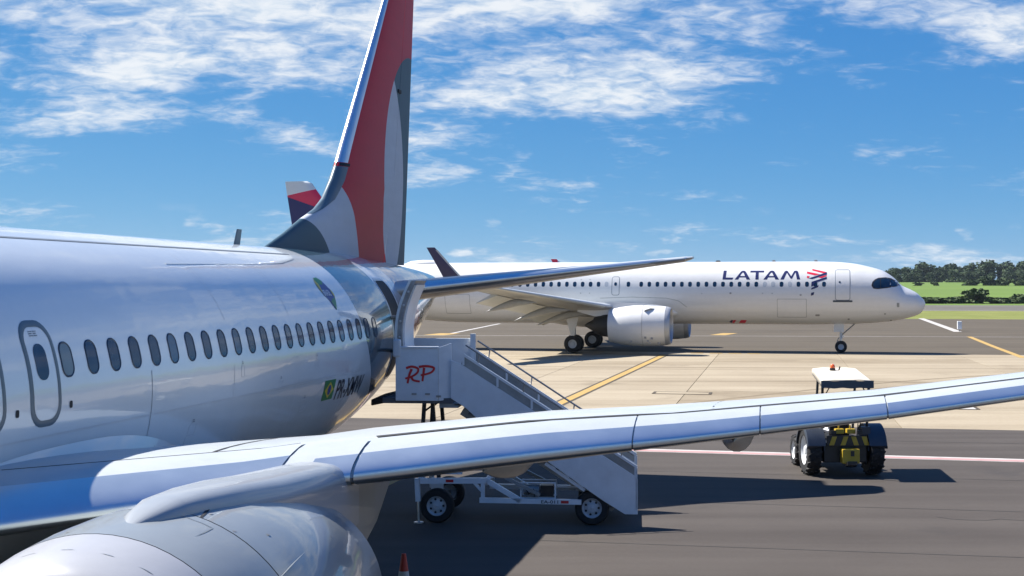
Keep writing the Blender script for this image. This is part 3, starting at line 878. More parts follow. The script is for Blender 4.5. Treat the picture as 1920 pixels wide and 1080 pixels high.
for z in [6.87, 6.94]:
    le = interp(FLE, z)[0]; te = interp(FTE, z)[0]
    rings.append([(s * (fin_half(f, z, le, te) + .007), le + (te - le) * f - (.01 if f == 0 else 0), z) for s, f in ((1, .07), (1, .03), (1, .008), (0, 0), (-1, .008), (-1, .03), (-1, .07))])
mb.loft(rings, closed=False); mb.build('fin_joint', M['dark'], near)
mb = MB().span((-.16, 32.05, 8.98), (.16, 32.3, 9.06)).build('rudder_hinge', M['dark'], near)

# horizontal stabilizers
for sd in (1, -1):
    st = Foil([(.3, 26.55, 4.4, 4.11, .12, -1), (1.0, 27.0, 4.0, 4.20, .12, -1), (7.0, 30.9, 1.25, 4.95, .10, -1), (7.18, 31.2, .8, 4.99, .07, -1)], sd, -.004)
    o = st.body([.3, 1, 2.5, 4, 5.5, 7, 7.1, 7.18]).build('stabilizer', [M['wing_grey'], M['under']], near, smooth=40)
    st.shell(1.6, 7.05, .05, .055, .006, k=6).build('stabilizer_leading_edge', M['bare'], o, smooth=60)

# wings
WR = [(1.5, 10.0, 8.1, 2.28, .075, 2.4), (1.95, 10.35, 7.7, 2.30, .075, 2.4), (4.0, 12.25, 5.85, 2.46, .075, 2.2), (4.6, 12.62, 5.5, 2.52, .085, 2.0), (6.6, 13.68, 4.7, 2.70, .098, 1.9), (8.0, 14.42, 4.2, 2.80, .082, 1.9), (10.2, 15.56, 3.55, 2.985, .070, 1.8),
      (13.5, 17.3, 2.6, 3.34, .08, 1.2), (17.0, 19.15, 1.55, 3.68, .08, .6)]
for sd in (1, -1):
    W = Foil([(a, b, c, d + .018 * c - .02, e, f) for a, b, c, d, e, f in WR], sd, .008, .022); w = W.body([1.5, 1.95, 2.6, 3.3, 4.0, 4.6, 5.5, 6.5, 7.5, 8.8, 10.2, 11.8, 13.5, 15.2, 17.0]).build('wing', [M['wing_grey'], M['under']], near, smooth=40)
    js = [5.02, 7.58, 8.86, 10.22, 13.4, 16.6]
    for a, b in zip(js, js[1:]):
        W.shell(a + .008, b - .008, .035, .125, .012, split=.055, k=6).build('slat', [M['bare'], M['wing_grey']], w, smooth=60)
    W.shell(4.62, 5.0, .04, .12, .014, split=.05, k=3).build('slat_fairing', [M['bare'], M['wing_grey']], w, smooth=60)
    W.shell(2.0, 4.35, .03, .16, .010, split=.085, k=6).build('inboard_slat', [M['bare'], M['wing_grey']], w, smooth=60)
    W.line([(5.03, .145), (16.6, .145)], .13, off=.005).build('slat_gap', M['dark'], w)
    W.line([(2.0, .168), (4.3, .168)], .05, off=.005).build('slat_gap', M['dark'], w)
    for v in (3.55, 8.35, 12.4): W.line([(v, .16), (v + .1, .6)], .03, off=.004).build('skin_joint', M['dark'], w)
    W.line([(4.4, .62), (16, .66)], .02, off=.004).build('spoiler_gap', M['seam'], w)
    # winglet: upper and lower blade
    mb = MB(); F2 = [(17.0, 19.15, 1.55, 3.73), (17.35, 19.5, 1.35, 3.83), (17.6, 19.95, 1.1, 4.15), (17.85, 20.6, .75, 5.1), (18.0, 21.2, .4, 6.0)]
    mb.loft([[(sd * (v + dx * .03), u + c * f, z + .04 * g) for f, dx, g in ((0, 0, 0), (.3, 1, 1), (1, 0, 0), (.3, -1, -1))] for v, u, c, z in F2]); mb.build('winglet', M['white'], w, smooth=50)
    mb = MB(); F3 = [(17.2, 19.5, 1.2, 3.77), (17.6, 20.1, .8, 3.4), (17.9, 20.6, .4, 2.85)]
    mb.loft([[(sd * (v + dx * .03), u + c * f, z) for f, dx in ((0, 0), (.3, 1), (1, 0), (.3, -1))] for v, u, c, z in F3]); mb.build('winglet', M['white'], w, smooth=50)
    for v, u0, zt, ln in ((5.95, 14.5, 2.38, 3.6), (8.55, 15.9, 2.6, 3.2), (12.9, 17.9, 3.28, 2.2)):
        canoe((sd * v, u0, zt), ln, .44, .56 if v < 10 else .3, .25).build('flap_fairing', M['under'], w, smooth=50)

# engines
for sd in (1, -1):
    EX, EZ = 4.66 * sd, 1.50
    en = empty('engine', (4.58 * sd, 7.95, EZ)); en.parent = near
    ax = (0, 1, 0)
    MB().lathe([(.75, .86), (.35, .90), (.08, .955), (0, 1.01), (.03, 1.06), (.12, 1.11), (.3, 1.165), (.62, 1.21)], (0, 0, 0), ax, 72).build('inlet_lip', M['nacelle_lip'], en, smooth=60)
    fc = MB().lathe([(.628, 1.212), (1.0, 1.24), (1.45, 1.25)], (0, 0, 0), ax, 72).build('fan_cowl', M['nacelle'], en, smooth=60)
    MB().lathe([(1.465, 1.25), (1.9, 1.245), (2.3, 1.225), (2.8, 1.17), (3.5, 1.07), (4.1, .95), (4.4, .89), (4.4, .86), (3.6, .92)], (0, 0, 0), ax, 72).build('thrust_reverser', M['nacelle'], en, smooth=60)
    MB().lathe([(.60, 1.19), (1.9, 1.20)], (0, 0, 0), ax, 72).build('cowl_joint', M['dark'], en, smooth=60)
    MB().lathe([(.74, .87), (1.2, .88), (1.2, .001)], (0, 0, 0), ax, 48).build('fan_face', M['dark'], en, smooth=60)
    MB().lathe([(.55, .0), (.7, .13), (1.0, .27), (1.19, .32)], (0, 0, 0), ax, 32).build('spinner', M['tractor_dark'], en, smooth=60)
    mb = MB()
    for k in range(18):
        a = 2 * math.pi * k / 18; rot = Matrix.Rotation(a, 3, 'Y')
        q = [rot @ Vector(p) for p in ((-.05, .95, .3), (.05, 1.12, .3), (.16, 1.12, .86), (-.02, .95, .86))]
        mb.add(q, [(0, 1, 2, 3)])
    tag(mb.build('fan_blade', M['oldmetal'], en), kind='stuff')
    MB().lathe([(3.6, .72), (4.7, .62), (5.3, .48), (5.3, .36), (5.9, .08), (5.92, 0)], (0, 0, 0), ax, 40).build('exhaust_core', M['steel'], en, smooth=50)
    # panel lines and latches on the cowl
    def cow(t, ang, off=.004):
        r = interp([(.3, 1.165), (.62, 1.212), (1.2, 1.245), (1.75, 1.25), (2.1, 1.235), (2.8, 1.17), (3.5, 1.07), (4.1, .95)], t)[0] + off
        return Vector((sd * r * math.sin(ang), t, r * math.cos(ang)))
    def cowl_line(pts, w, m, name='cowl_seam'):
        mb = MB(); P = []
        for a, b in zip(pts, pts[1:]): P += [(a[0] + (b[0] - a[0]) * i / 12, a[1] + (b[1] - a[1]) * i / 12) for i in range(12)]
        P.append(pts[-1]); c = [cow(*p) for p in P]
        for i, p in enumerate(c):
            d = (c[min(i + 1, len(c) - 1)] - c[max(i - 1, 0)]).normalized(); nn = d.cross(Vector((p.x, 0, p.z)).normalized()) * w / 2
            mb.v += [p + nn, p - nn]
        for i in range(len(c) - 1): mb.f.append([2 * i, 2 * i + 1, 2 * i + 3, 2 * i + 2]); mb.mi.append(0)
        return mb.build(name, m, en)
    cowl_line([(.3, 1.9), (.3, -1.0)], .006, M['seam'], 'rivet_line')
    cowl_line([(.95, .05), (.95, .42), (1.35, .42), (1.35, .05), (.95, .05)], .009, M['seam'])
    cowl_line([(1.0, -.22), (1.0, -.12)], .03, M['dark'], 'cowl_slot')
    cowl_line([(2.45, 1.9), (2.45, .25)], .010, M['seam']); cowl_line([(1.47, .30), (2.5, .12)], .022, M['dark'])
    for t_, a_ in ((.75, -.25), (1.5, .5), (1.62, .3), (1.9, .22), (1.85, .62), (2.4, .75), (3.1, .8), (3.2, 1.0)):
        cowl_line([(t_, a_), (t_ + .03, a_ + .01)], .02, M['oldmetal'], 'cowl_latch')
    # strake
    MB().prism([cow(.9, .95), cow(1.75, .86), cow(1.7, .86, .16), cow(1.45, .88, .15)], (.01, 0, .01)).build('strake', M['nacelle'], en)
    # pylon from cowl top to wing, and its deep rear fairing
    def pyl(rows, name, m):
        mb = MB(); rings = []
        for u, zb, zt, hw in rows:
            h = (zt - zb); rr = []
            for k in range(12):
                a = math.pi * k / 11; ca, sa_ = math.cos(a), math.sin(a); rr.append((EX + hw * math.copysign(abs(ca)**.75, ca), u, zt - min(hw, h * .6) * .75 * (1 - sa_**.75)))
            rings.append(rr + [(EX - hw, u, zb), (EX + hw, u, zb)])
        mb.loft(rings); return mb.build(name, m, near, smooth=45)
    pyl([(8.85, 2.3, 2.72, .04), (9.05, 2.2, 2.79, .14), (9.4, 2.1, 2.84, .22), (9.9, 2.0, 2.84, .28), (10.5, 2.0, 2.815, .32), (11.1, 2.0, 2.77, .34), (11.8, 2.0, 2.73, .34), (12.6, 1.95, 2.69, .32), (13.3, 2.0, 2.58, .28)], 'pylon', M['pylon'])
    pyl([(12.35, 1.75, 2.5, .22), (12.9, 1.62, 2.5, .23), (13.6, 1.66, 2.5, .21), (14.3, 1.85, 2.5, .17), (15.2, 2.2, 2.55, .08)], 'pylon_fairing', M['under'])

# landing gear
for x, u, r, w in ((2.86, 14.6, .56, .38), (-2.86, 14.6, .56, .38), (0, -.9, .34, .2)):
    g = empty('landing_gear', (x, u, 0)); g.parent = near
    MB().tube([(0, 0, r), (0, 0, 2.1 if u > 0 else 1.6)], .11 if u > 0 else .08, 12).build('strut', M['steel'], g, smooth=40)
    MB().tube([(-.5, 0, r), (.5, 0, r)], .06, 10).build('axle', M['steel'], g, smooth=40)
    for sx in (-1, 1): aircraft_wheel(g, sx * (.42 if u > 0 else .22), 0, r, w)
# blade antennas on the crown
MB().loft([[(-.012, 22.20, 5.03), (0, 22.15, 5.03), (.012, 22.20, 5.03), (.006, 22.44, 5.03), (-.006, 22.44, 5.03)], [(-.01, 22.36, 5.33), (0, 22.32, 5.33), (.01, 22.36, 5.33), (.004, 22.54, 5.33), (-.004, 22.54, 5.33)]]).build('antenna', M['frame'], near)
MB().loft([[(-.012, 14.4, 5.04), (.012, 14.4, 5.04), (0, 14.75, 5.04)], [(-.01, 14.5, 5.09), (.01, 14.5, 5.09), (0, 14.7, 5.09)]]).build('antenna', M['white'], near)

# ------------------------------------------------------------------ far airliner on the taxiway
nd = Vector((.9745, -.2245, 0)).normalized()
far = empty('airliner', (26.341, 89.062, 0), math.atan2(-nd.x, -nd.y) * -1, label='white airliner with navy lettering taxiing behind the tail of the front one', cat='airplane')
far.rotation_euler[2] = math.atan2(nd.x, -nd.y)          # local y points aft, local x to port
FB = Body([(-.2, 3.22, 3.18, .03), (-.12, 3.42, 2.9, .26), (.05, 3.6, 2.62, .48), (.3, 3.86, 2.46, .74), (.8, 4.14, 2.29, 1.05), (1.25, 4.36, 2.18, 1.26), (1.75, 4.86, 2.08, 1.46), (2.45, 5.32, 1.99, 1.66), (3.3, 5.58, 1.92, 1.81),
           (4.3, 5.79, 1.87, 1.91), (5.5, 5.9, 1.84, 1.965), (7, 5.93, 1.81, 1.975), (30, 5.93, 1.81, 1.975), (33, 5.92, 1.95, 1.95), (36, 5.86, 2.55, 1.75), (39, 5.76, 3.35, 1.33), (42, 5.6, 4.15, .78), (44.3, 5.3, 4.72, .24), (44.5, 5.2, 4.85, .08)], .5)
FB.mesh([-.2, -.16, -.12, -.03, .05, .17] + frange(.3, 7, 42) + frange(8, 30, 22) + frange(31, 44.5, 34), 72).build('fuselage', M['far_fuselage'], far, smooth=50)
# windows: pitch .533 m, gaps at the exits; a few with blinds
pale = {6, 19 - 1, 20, 21 - 2}
wu = [6.14 + .5333 * k for k in range(23)] + [18.72] + [20.18 + .5333 * k for k in range(24)]
for i, u in enumerate(wu):
    cabin_window(u, 4.44, .235, .335, FB, -1, far, M['pane3'] if i in (4, 6, 7, 24) else M['pane'], M['seam'] if False else None)
# exits and doors as raised outlines
for u, z, w, h, wn in ((19.57, 4.33, .50, 1.22, True), (4.98, 4.40, .92, 1.95, False), (33.2, 4.3, .8, 1.9, False)):
    d = decal('cabin_door', flat_mesh([rrect(0, 0, w - .04, h - .04, .12)]), FB, -1, M['far_fuselage'], far, u, z, off=.006)
    ring_decal('door_outline', rrect(u, z, w + .03, h + .03, .15), rrect(u, z, w - .05, h - .05, .11), FB, -1, M['seam'], d, off0=.010, off1=.008)
    decal('door_window', flat_mesh([rrect(0, 0, .18, .24, .08)] if wn else [rrect(.18, .05, .12, .13, .05)]), FB, -1, M['pane'], d, u, z + .12, off=.012)
decal('door_step', flat_mesh([rrect(0, 0, 1.22, .12, .05)]), FB, -1, M['wframe'], far, 4.98, 3.36, off=.012)
ring_decal('cargo_door_outline', rrect(8.16, 2.9, 1.86, 1.2, .05), rrect(8.16, 2.9, 1.81, 1.15, .04), FB, -1, M['stairs_under'], far, off0=.004)
ring_decal('cargo_door_outline', rrect(30.4, 3.1, 1.75, 1.3, .05), rrect(30.4, 3.1, 1.70, 1.25, .04), FB, -1, M['stairs_under'], far, off0=.004)
for u in (28.2, 27.3): line_decal('skin_seam', [(u, 4.6), (u, 4.15)], .03, FB, -1, M['stairs_under'], far)
for u, z, s in ((12.05, 3.86, .13), (7.6, 3.75, .13), (6.55, 2.45, .28), (2.35, 2.55, .1), (4.6, 2.2, .13), (1.95, 2.12, .09), (13.9, 3.85, .07), (10.0, 3.85, .07), (9.4, 3.85, .07), (21.9, 4.75, .06), (21.3, 4.75, .06), (21.9, 3.85, .07), (21.3, 3.85, .07)):
    decal('skin_fitting', flat_mesh([rrect(0, 0, s, s * .8 if s < .2 else .12, s * .3 if s < .2 else .05)]), FB, -1, M['oldmetal'], far, u, z, off=.006)
decal('nose_panel', flat_mesh([rrect(0, 0, .16, .28, .03)]), FB, -1, M['stairs_under'], far, 1.55, 3.12, off=.005)
# flight deck glazing
ck = decal('cockpit_surround', flat_mesh([[(3.2, 4.36), (3.14, 4.58), (2.98, 4.74), (2.75, 4.85), (2.3, 4.88), (1.95, 4.82), (1.55, 4.60), (1.22, 4.33), (1.6, 4.30), (2.2, 4.20), (2.8, 4.13), (3.08, 4.16)]]), FB, -1, M['dark'], far, off=.006)
for pl in ([(3.10, 4.36), (3.05, 4.56), (2.80, 4.76), (2.66, 4.78), (2.66, 4.20), (2.8, 4.19), (3.0, 4.22)], [(2.60, 4.79), (2.3, 4.81), (2.05, 4.77), (2.05, 4.28), (2.60, 4.20)], [(1.99, 4.75), (1.6, 4.55), (1.36, 4.37), (1.7, 4.33), (1.99, 4.28)]):
    decal('cockpit_window', flat_mesh([pl]), FB, -1, M['pane'], ck, off=.012, zstep=.08, ustep=.12)


# LATAM word mark, strokes measured off the photograph in quarter pixels
def far_art(polys, name, m, parent, off=.006):
    q = [[(12.561 - ((1100 + x / 4) - 1355) * .03393, 5.30 - ((440 + y / 4) - 508) * .0345) for x, y in p] for p in polys]
    return decal(name, flat_mesh(q), FB, -1, m, parent, off=off, zstep=.09, ustep=.5)


letters = {'L': [[(1024, 269), (1047, 269), (1042, 321), (1100, 322), (1092, 336), (1018, 336)]],
           'A': [[(1110, 336), (1156, 276), (1166, 270), (1172, 283), (1160, 292), (1136, 336)], [(1166, 270), (1182, 270), (1192, 277), (1227, 336), (1200, 336), (1177, 288), (1172, 283)], [(1150, 310), (1191, 310), (1196, 320), (1143, 320)]],
           'T': [[(1228, 270), (1331, 270), (1328, 283), (1226, 283)], [(1268, 284), (1290, 284), (1290, 336), (1266, 336)]],
           'M': [[(1453, 336), (1484, 277), (1494, 270), (1506, 272), (1510, 282), (1500, 290), (1478, 336)], [(1506, 272), (1534, 312), (1530, 330), (1510, 300), (1502, 285)], [(1534, 312), (1556, 272), (1566, 282), (1560, 292), (1540, 330), (1530, 330)], [(1556, 272), (1574, 270), (1584, 276), (1601, 336), (1577, 336), (1566, 284)]]}
wm = empty('word_mark', (0, 0, 0)); wm.parent = far
far_art(letters['L'], 'letter', M['navy'], wm); far_art(letters['A'], 'letter', M['navy'], wm); far_art(letters['T'], 'letter', M['navy'], wm)
far_art([[(x + 216, y) for x, y in p] for p in letters['A']], 'letter', M['navy'], wm); far_art(letters['M'], 'letter', M['navy'], wm)
lg = empty('logo', (0, 0, 0)); lg.parent = far
off = lambda P: [(x + 1360, y) for x, y in P]
for P in ([(330, 257), (438, 282), (410, 290), (330, 269)], [(291, 277), (388, 297), (350, 306), (291, 292)], [(291, 309), (312, 314), (300, 328), (291, 324)], [(372, 320), (437, 303), (437, 312), (398, 326)]):
    far_art([off(P)], 'logo_bar', M['crimson'], lg)
for P in ([(303, 328), (430, 285), (438, 283), (438, 299), (330, 333)], [(325, 354), (437, 317), (437, 333), (347, 362), (342, 384), (323, 390)], [(325, 399), (378, 378), (374, 393), (346, 405), (322, 412)], [(323, 435), (346, 430), (341, 451), (320, 457)]):
    far_art([off(P)], 'logo_bar', M['navy'], lg, off=.008)
far_art([[(1060, 660), (1078, 643), (1092, 643), (1080, 668)]], 'belly_mark', M['navy'], far); far_art([[(1094, 643), (1116, 643), (1098, 668), (1082, 668)], [(1132, 668), (1152, 643), (1197, 643), (1180, 668)]], 'belly_mark', M['crimson'], far)

# fin, stabilizers
mb = MB(); rings = []
for z, le, te in ((5.4, 36.6, 42.6), (5.9, 37.0, 42.75), (6.6, 37.75, 42.95), (8, 38.9, 43.0), (10.5, 40.78, 43.42), (11.6, 41.6, 43.6), (11.76, 41.95, 43.61)):
    c = te - le; rings.append([(s * .05 * c * h, le + c * f, z) for s, f, h in ((0, 0, 0), (1, .06, .55), (1, .25, 1), (1, .6, .75), (0, 1, 0), (-1, .6, .75), (-1, .25, 1), (-1, .06, .55))])
vf = mb.loft(rings).build('vertical_fin', M['far_fin'], far, smooth=50)
MB().loft([[(s * .035 * 1.0, le + d, z) for s, d in ((1, .16), (0, -.02), (-1, .16))] for z, le in ((8, 38.9), (10.5, 40.78), (11.6, 41.6), (11.76, 41.95))], closed=False).build('fin_leading_edge', M['steel'], vf)
for sd in (1, -1):
    Foil([(.3, 37.6, 3.9, 4.6, .1, 0), (6.0, 41.2, 1.5, 5.2, .09, 0)], sd, 0).body([.3, 2, 4, 5.8, 6]).build('stabilizer', [M['wing_grey'], M['under']], far, smooth=40)
# wings with flaps down
FW = [(1.2, 16.4, 7.2, 2.55, .14, 2), (1.9, 16.9, 6.6, 2.62, .14, 2), (6.4, 19.4, 4.0, 3.05, .12, 1), (17.0, 25.2, 1.7, 4.42, .10, 0)]
for sd in (-1, 1):
    W = Foil(FW, sd, .02); w = W.body([1.2, 1.9, 3.3, 4.8, 6.4, 9, 12, 15, 17]).build('wing', [M['wing_grey'], M['under']], far, smooth=40)
    for a, b, ex in ((2.1, 6.2, 1.1), (6.5, 12.6, .85)):
        mb = MB(); rings = []
        for v in frange(a, b, 4):
            p = W.pt(v, .93, False); q = Vector((p.x, p.y + ex * 1.25, p.z - ex * .62))
            rings.append([p + Vector((0, 0, .1)), q + Vector((0, .02, .02)), q, (p + q) / 2 + Vector((0, 0, -.07)), p + Vector((0, -.25, -.05))])
        mb.loft(rings).build('flap', M['wing_grey'], w, smooth=40)
    W.shell(2.2, 5.0, .05, .09, .01).build('slat', M['wing_grey'], w, smooth=60); W.shell(6.6, 16.5, .05, .09, .01).build('slat', M['wing_grey'], w, smooth=60)
    for v, u0, z0, ln, dr in ((5.0, 20.4, 2.55, 3.9, 1.35), (8.2, 21.4, 2.85, 3.6, 1.2), (11.5, 22.9, 3.35, 3.1, 1.0)):
        canoe((sd * v, u0, z0), ln, .38, .5, dr).build('flap_fairing', M['under'], w, smooth=50)
    mb = MB()
    mb.loft([[(sd * (v + dx), u + c * f, z) for f, dx in ((0, 0), (.25, .035), (1, 0), (.25, -.035))] for v, u, c, z in ((16.95, 25.2, 1.7, 4.44), (17.25, 25.5, 1.45, 4.52), (17.45, 25.95, 1.05, 4.85), (17.6, 26.7, .75, 5.7), (17.75, 27.4, .48, 6.5))])
    wl = mb.build('winglet', M['navy'] if sd < 0 else M['crimson'], w, smooth=50)
    mb = MB(); mb.loft([[(sd * (v + dx), u + d, z) for d, dx in ((-.02, 0), (.1, .03), (.1, -.03))] for v, u, c, z in ((17.25, 25.5, 1.45, 4.52), (17.45, 25.95, 1.05, 4.85), (17.6, 26.7, .75, 5.7), (17.72, 27.25, .5, 6.35))], cap=(True, True)); mb.build('winglet_edge', M['wing_grey'], wl)
    # engine
    en = empty('engine', (5.75 * sd, 15.45, 1.83)); en.parent = far; ax = (0, 1, 0)
    MB().lathe([(.8, .95), (.3, 1.0), (.06, 1.05), (0, 1.1), (.05, 1.15), (.18, 1.19), (.3, 1.215)], (0, 0, 0), ax, 56).build('inlet_lip', M['lip'], en, smooth=60)
    MB().lathe([(.31, 1.217), (.8, 1.27), (1.7, 1.305)], (0, 0, 0), ax, 56).build('fan_cowl', M['far_fuselage'], en, smooth=60)
    MB().lathe([(1.72, 1.305), (2.4, 1.29), (3.2, 1.19), (3.9, 1.04), (3.9, 1.0), (3.2, 1.0)], (0, 0, 0), ax, 56).build('thrust_reverser', M['far_fuselage'], en, smooth=60)
    MB().lathe([(.3, 1.19), (2.2, 1.26)], (0, 0, 0), ax, 48).build('cowl_joint', M['oldmetal'], en, smooth=60)
    MB().lathe([(.79, .96), (1.3, .95), (1.3, .0)], (0, 0, 0), ax, 40).build('fan_face', M['dark'], en, smooth=60)
    MB().lathe([(3.2, .8), (4.3, .7), (4.9, .5), (4.9, .4), (5.5, .06)], (0, 0, 0), ax, 32, cap=(True, True)).build('exhaust_core', M['dark_metal'], en, smooth=50)
    MB().prism([(sd * .68, .95, 1.09), (sd * .92, 1.6, .92), (sd * 1.04, 1.55, 1.0), (sd * .86, 1.2, 1.12)], (0, .0, -.02)).build('strake', M['stairs_under'], en)
    for k, (t, a) in enumerate(((1.1, 2.2), (1.35, 2.35), (1.5, 2.15), (1.25, 2.5), (2.4, 2.4), (.7, 2.55))):
        MB().box((sd * math.sin(a) * 1.29, t, math.cos(a) * 1.29), (.1, .13, .13)).build('cowl_latch', M['oldmetal'], en)
    MB().loft([[(5.75 * sd + x, u, z) for x, z in ((-.2, zb), (.2, zb), (.16, zt), (-.16, zt))] for u, zb, zt in ((16.2, 2.6, 3.12), (17.2, 2.6, 3.22), (19.2, 2.5, 3.3), (20.3, 2.4, 3.2), (21.4, 2.7, 3.1))]).build('pylon', M['far_fuselage'], far, smooth=30)
# belly fairing
mb = MB(); rings = []
for i in range(25):
    t = i / 24; u = 14.8 + 11 * t; k = max(0.02, 1 - abs(2 * t - 1)**3.2)
    rings.append([((1.2 + .98 * k) * math.cos(a) if True else 0, u, 2.62 + (.95 * k + .1) * math.sin(a) * (1.05 if math.sin(a) < 0 else .95)) for a in [2 * math.pi * j / 32 for j in range(32)]])
mb.loft(rings).build('belly_fairing', M['far_fuselage'], far, smooth=50)
line_decal('fairing_seam', [(14.9, 2.95), (15.4, 3.35), (16.2, 3.53), (18.5, 3.6), (20.6, 3.52)], .03, FB, -1, M['stairs_under'], far, off=.008)
for x, u, r, w, t in ((3.8, 22.0, .58, .42, 2.9), (-3.8, 22.0, .58, .42, 2.9), (0, 5.07, .385, .22, 1.95)):
    g = empty('landing_gear', (x, u, 0)); g.parent = far
    MB().tube([(0, 0, r), (0, 0, r + .55)], .07, 10).build('piston', M['steel'], g, smooth=40); MB().tube([(0, 0, r + .5), (0, 0, t)], .12 if x else .085, 10).build('strut', M['stairs'], g, smooth=40)
    MB().tube([(-.5 if x else -.26, 0, r), (.5 if x else .26, 0, r)], .06, 8).build('axle', M['steel'], g)
    MB().tube([(0, -.04, r + .75), (0, -.95 if not x else .1, t)], .04, 8).build('drag_brace', M['oldmetal'], g)
    MB().tube([(0, .12, r + .1), (0, .24, r + .35), (0, .12, r + .6)], .03, 6).build('torque_link', M['oldmetal'], g)
    for sx in (-1, 1): aircraft_wheel(g, sx * (.44 if x else .24), 0, r, w)
    if x: MB().prism([(math.copysign(.62, x), -.5, 2.7), (math.copysign(.62, x), .55, 2.7), (math.copysign(.62, x), .22, 1.5), (math.copysign(.62, x), .1, 1.05), (math.copysign(.62, x), -.12, 1.05), (math.copysign(.62, x), -.18, 1.5)], (.04, 0, 0)).build('gear_door', M['far_fuselage'], g)
    else:
        MB().span((-.32, -.2, 1.35), (-.28, .45, 1.9)).build('gear_door', M['far_fuselage'], g); MB().span((.28, -.2, 1.35), (.32, .45, 1.9)).build('gear_door', M['far_fuselage'], g)
        MB().box((-.1, -.14, 1.05), (.16, .1, .16)).build('taxi_light', M['steel'], g)
# radome hump, beacon and blades on the crown
mb = MB(); mb.loft([[(.55 * s * math.cos(a), u, 5.86 + .28 * s * max(0, math.sin(a))) for a in [math.pi * k / 10 for k in range(11)]] for u, s in ((31.4, .02), (31.9, .6), (32.6, .95), (33.4, 1), (34.2, .75), (34.7, .05))], closed=False); mb.build('radome', M['far_fuselage'], far, smooth=60)
MB().loft([[(-.1, 12.8, 5.9), (.1, 12.8, 5.9), (.1, 13.2, 5.9), (-.1, 13.2, 5.9)], [(-.05, 12.9, 6.02), (.05, 12.9, 6.02), (.05, 13.1, 6.02), (-.05, 13.1, 6.02)]]).build('beacon', M['dark'], far)
for u in (6.5, 9.2): MB().loft([[(-.02, u, 5.88), (.02, u, 5.88), (0, u + .3, 5.88)], [(-.01, u + .1, 6.03), (.01, u + .1, 6.03), (0, u + .25, 6.03)]]).build('antenna', M['oldmetal'], far)
MB().tube([(-.2, 33.6, 1.98), (-.2, 33.9, 1.86), (-.2, 34.6, 1.95)], .05, 8).build('tail_bumper', M['oldmetal'], far, smooth=40)

# ------------------------------------------------------------------ passenger stairs at the rear door
sa = R(-5)
stairs = empty('passenger_stairs', (-1.39, 25.42, 0), sa, label='white towable passenger stairs with red RP letters at the rear door', cat='stairs')
SW = 1.9                                  # width away from the viewer
S_ = M['stairs']; SU = M['stairs_under']


def side_poly(b): return [(a, b, z) for a, z in ((.27, 2.30), (.27, 3.0), (.45, 2.93), (3.64, .91), (3.68, .86), (3.68, .22), (3.45, .22), (3.07, .45), (2.82, .62), (2.0, 1.19), (.81, 1.88), (.55, 2.12))]


for b in (0, SW - .04):
    MB().prism(side_poly(b), (0, .04, 0)).build('stair_panel', S_, stairs, bevel=.008)
    # guard strip with posts and cap rail above the panel
    MB().bar((.50, b + .02, 3.10), (3.66, b + .02, 1.08), .05, .045).build('cap_rail', S_, stairs)
    MB().prism([(.46, b + .012, 2.925), (3.63, b + .012, .918), (3.64, b + .012, 1.07), (.5, b + .012, 3.07)], (0, .012, 0)).build('guard_strip', SU, stairs)
    for t in (0, .2, .4, .6, .8, 1):
        a = .5 + 3.14 * t; z = 3.08 - 2.0 * t; MB().span((a - .02, b, z - .17), (a + .02, b + .04, z)).build('guard_post', S_, stairs)
    MB().span((3.645, b, .3), (3.675, b + .05, 1.06)).build('end_post', S_, stairs)
    ro = .05 if b else -.03
    MB().tube([(.55, b + ro, 3.28), (2.25, b + ro, 2.17), (3.62, b + ro, 1.29)], .018, 8).build('handrail', M['oldmetal'], stairs, smooth=50)
    for t in (.08, .35, .62, .93):
        a = .55 + 3.07 * t; z = 3.28 - 1.99 * t; MB().tube([(a, b + ro, z), (a - .03, b + .02, z - .19)], .014, 6).build('rail_bracket', M['oldmetal'], stairs)
for k in range(12):
    t = (k + .5) / 12; a = .35 + 3.1 * t; z = 2.28 - 2.0 * t
    MB().span((a - .15, .05, z - .03), (a + .15, SW - .05, z)).build('step', M['tread'], stairs)
MB().prism([(.4, .3, 1.98), (3.2, .3, .22), (3.3, .3, .3), (.5, .3, 2.14)], (0, SW - .6, 0)).build('stringer', SU, stairs)
# top platform with side panels
MB().span((-1.0, .02, 2.2), (.3, SW - .02, 2.3)).build('platform_floor', M['tread'], stairs)
MB().prism([(-.95, .1, 2.2), (-1.28, .35, 2.12), (-1.28, SW - .2, 2.12), (-.95, SW - .1, 2.2)], (0, 0, .12)).build('bumper', M['rubber'], stairs, bevel=.03)
p = MB().prism([(-.75, -.02, 2.25), (.04, -.02, 2.25), (.04, -.02, 3.23), (-.75, -.02, 3.22)], (0, .05, 0)).build('side_panel', S_, stairs, bevel=.01)
MB().prism([(.045, -.02, 2.25), (.27, .08, 2.28), (.27, .08, 3.31), (.045, -.02, 3.23)], (0, .04, 0)).build('corner_panel', S_, stairs, bevel=.006)
MB().span((-.78, -.04, 3.215), (.05, .05, 3.25)).build('panel_rail', S_, stairs, bevel=.008)
MB().span((-.80, -.05, 3.05), (-.66, .1, 3.38)).build('panel_pad', M['cone_band'], stairs, bevel=.035)
MB().span((-.95, SW - .06, 2.25), (.5, SW, 3.33)).build('side_panel', S_, stairs, bevel=.01)
MB().span((.42, SW - .12, 2.2), (.52, SW - .02, 3.42)).build('end_post', S_, stairs)
MB().span((.05, .05, 2.12), (.4, SW - .05, 2.2)).build('platform_beam', SU, stairs)
for a, z in ((-.2, 2.36), (-.45, 2.36), (.0, 2.32)):
    MB().span((a, -.035, z), (a + .09, -.022, z + .035)).build('panel_latch', M['oldmetal'], stairs)


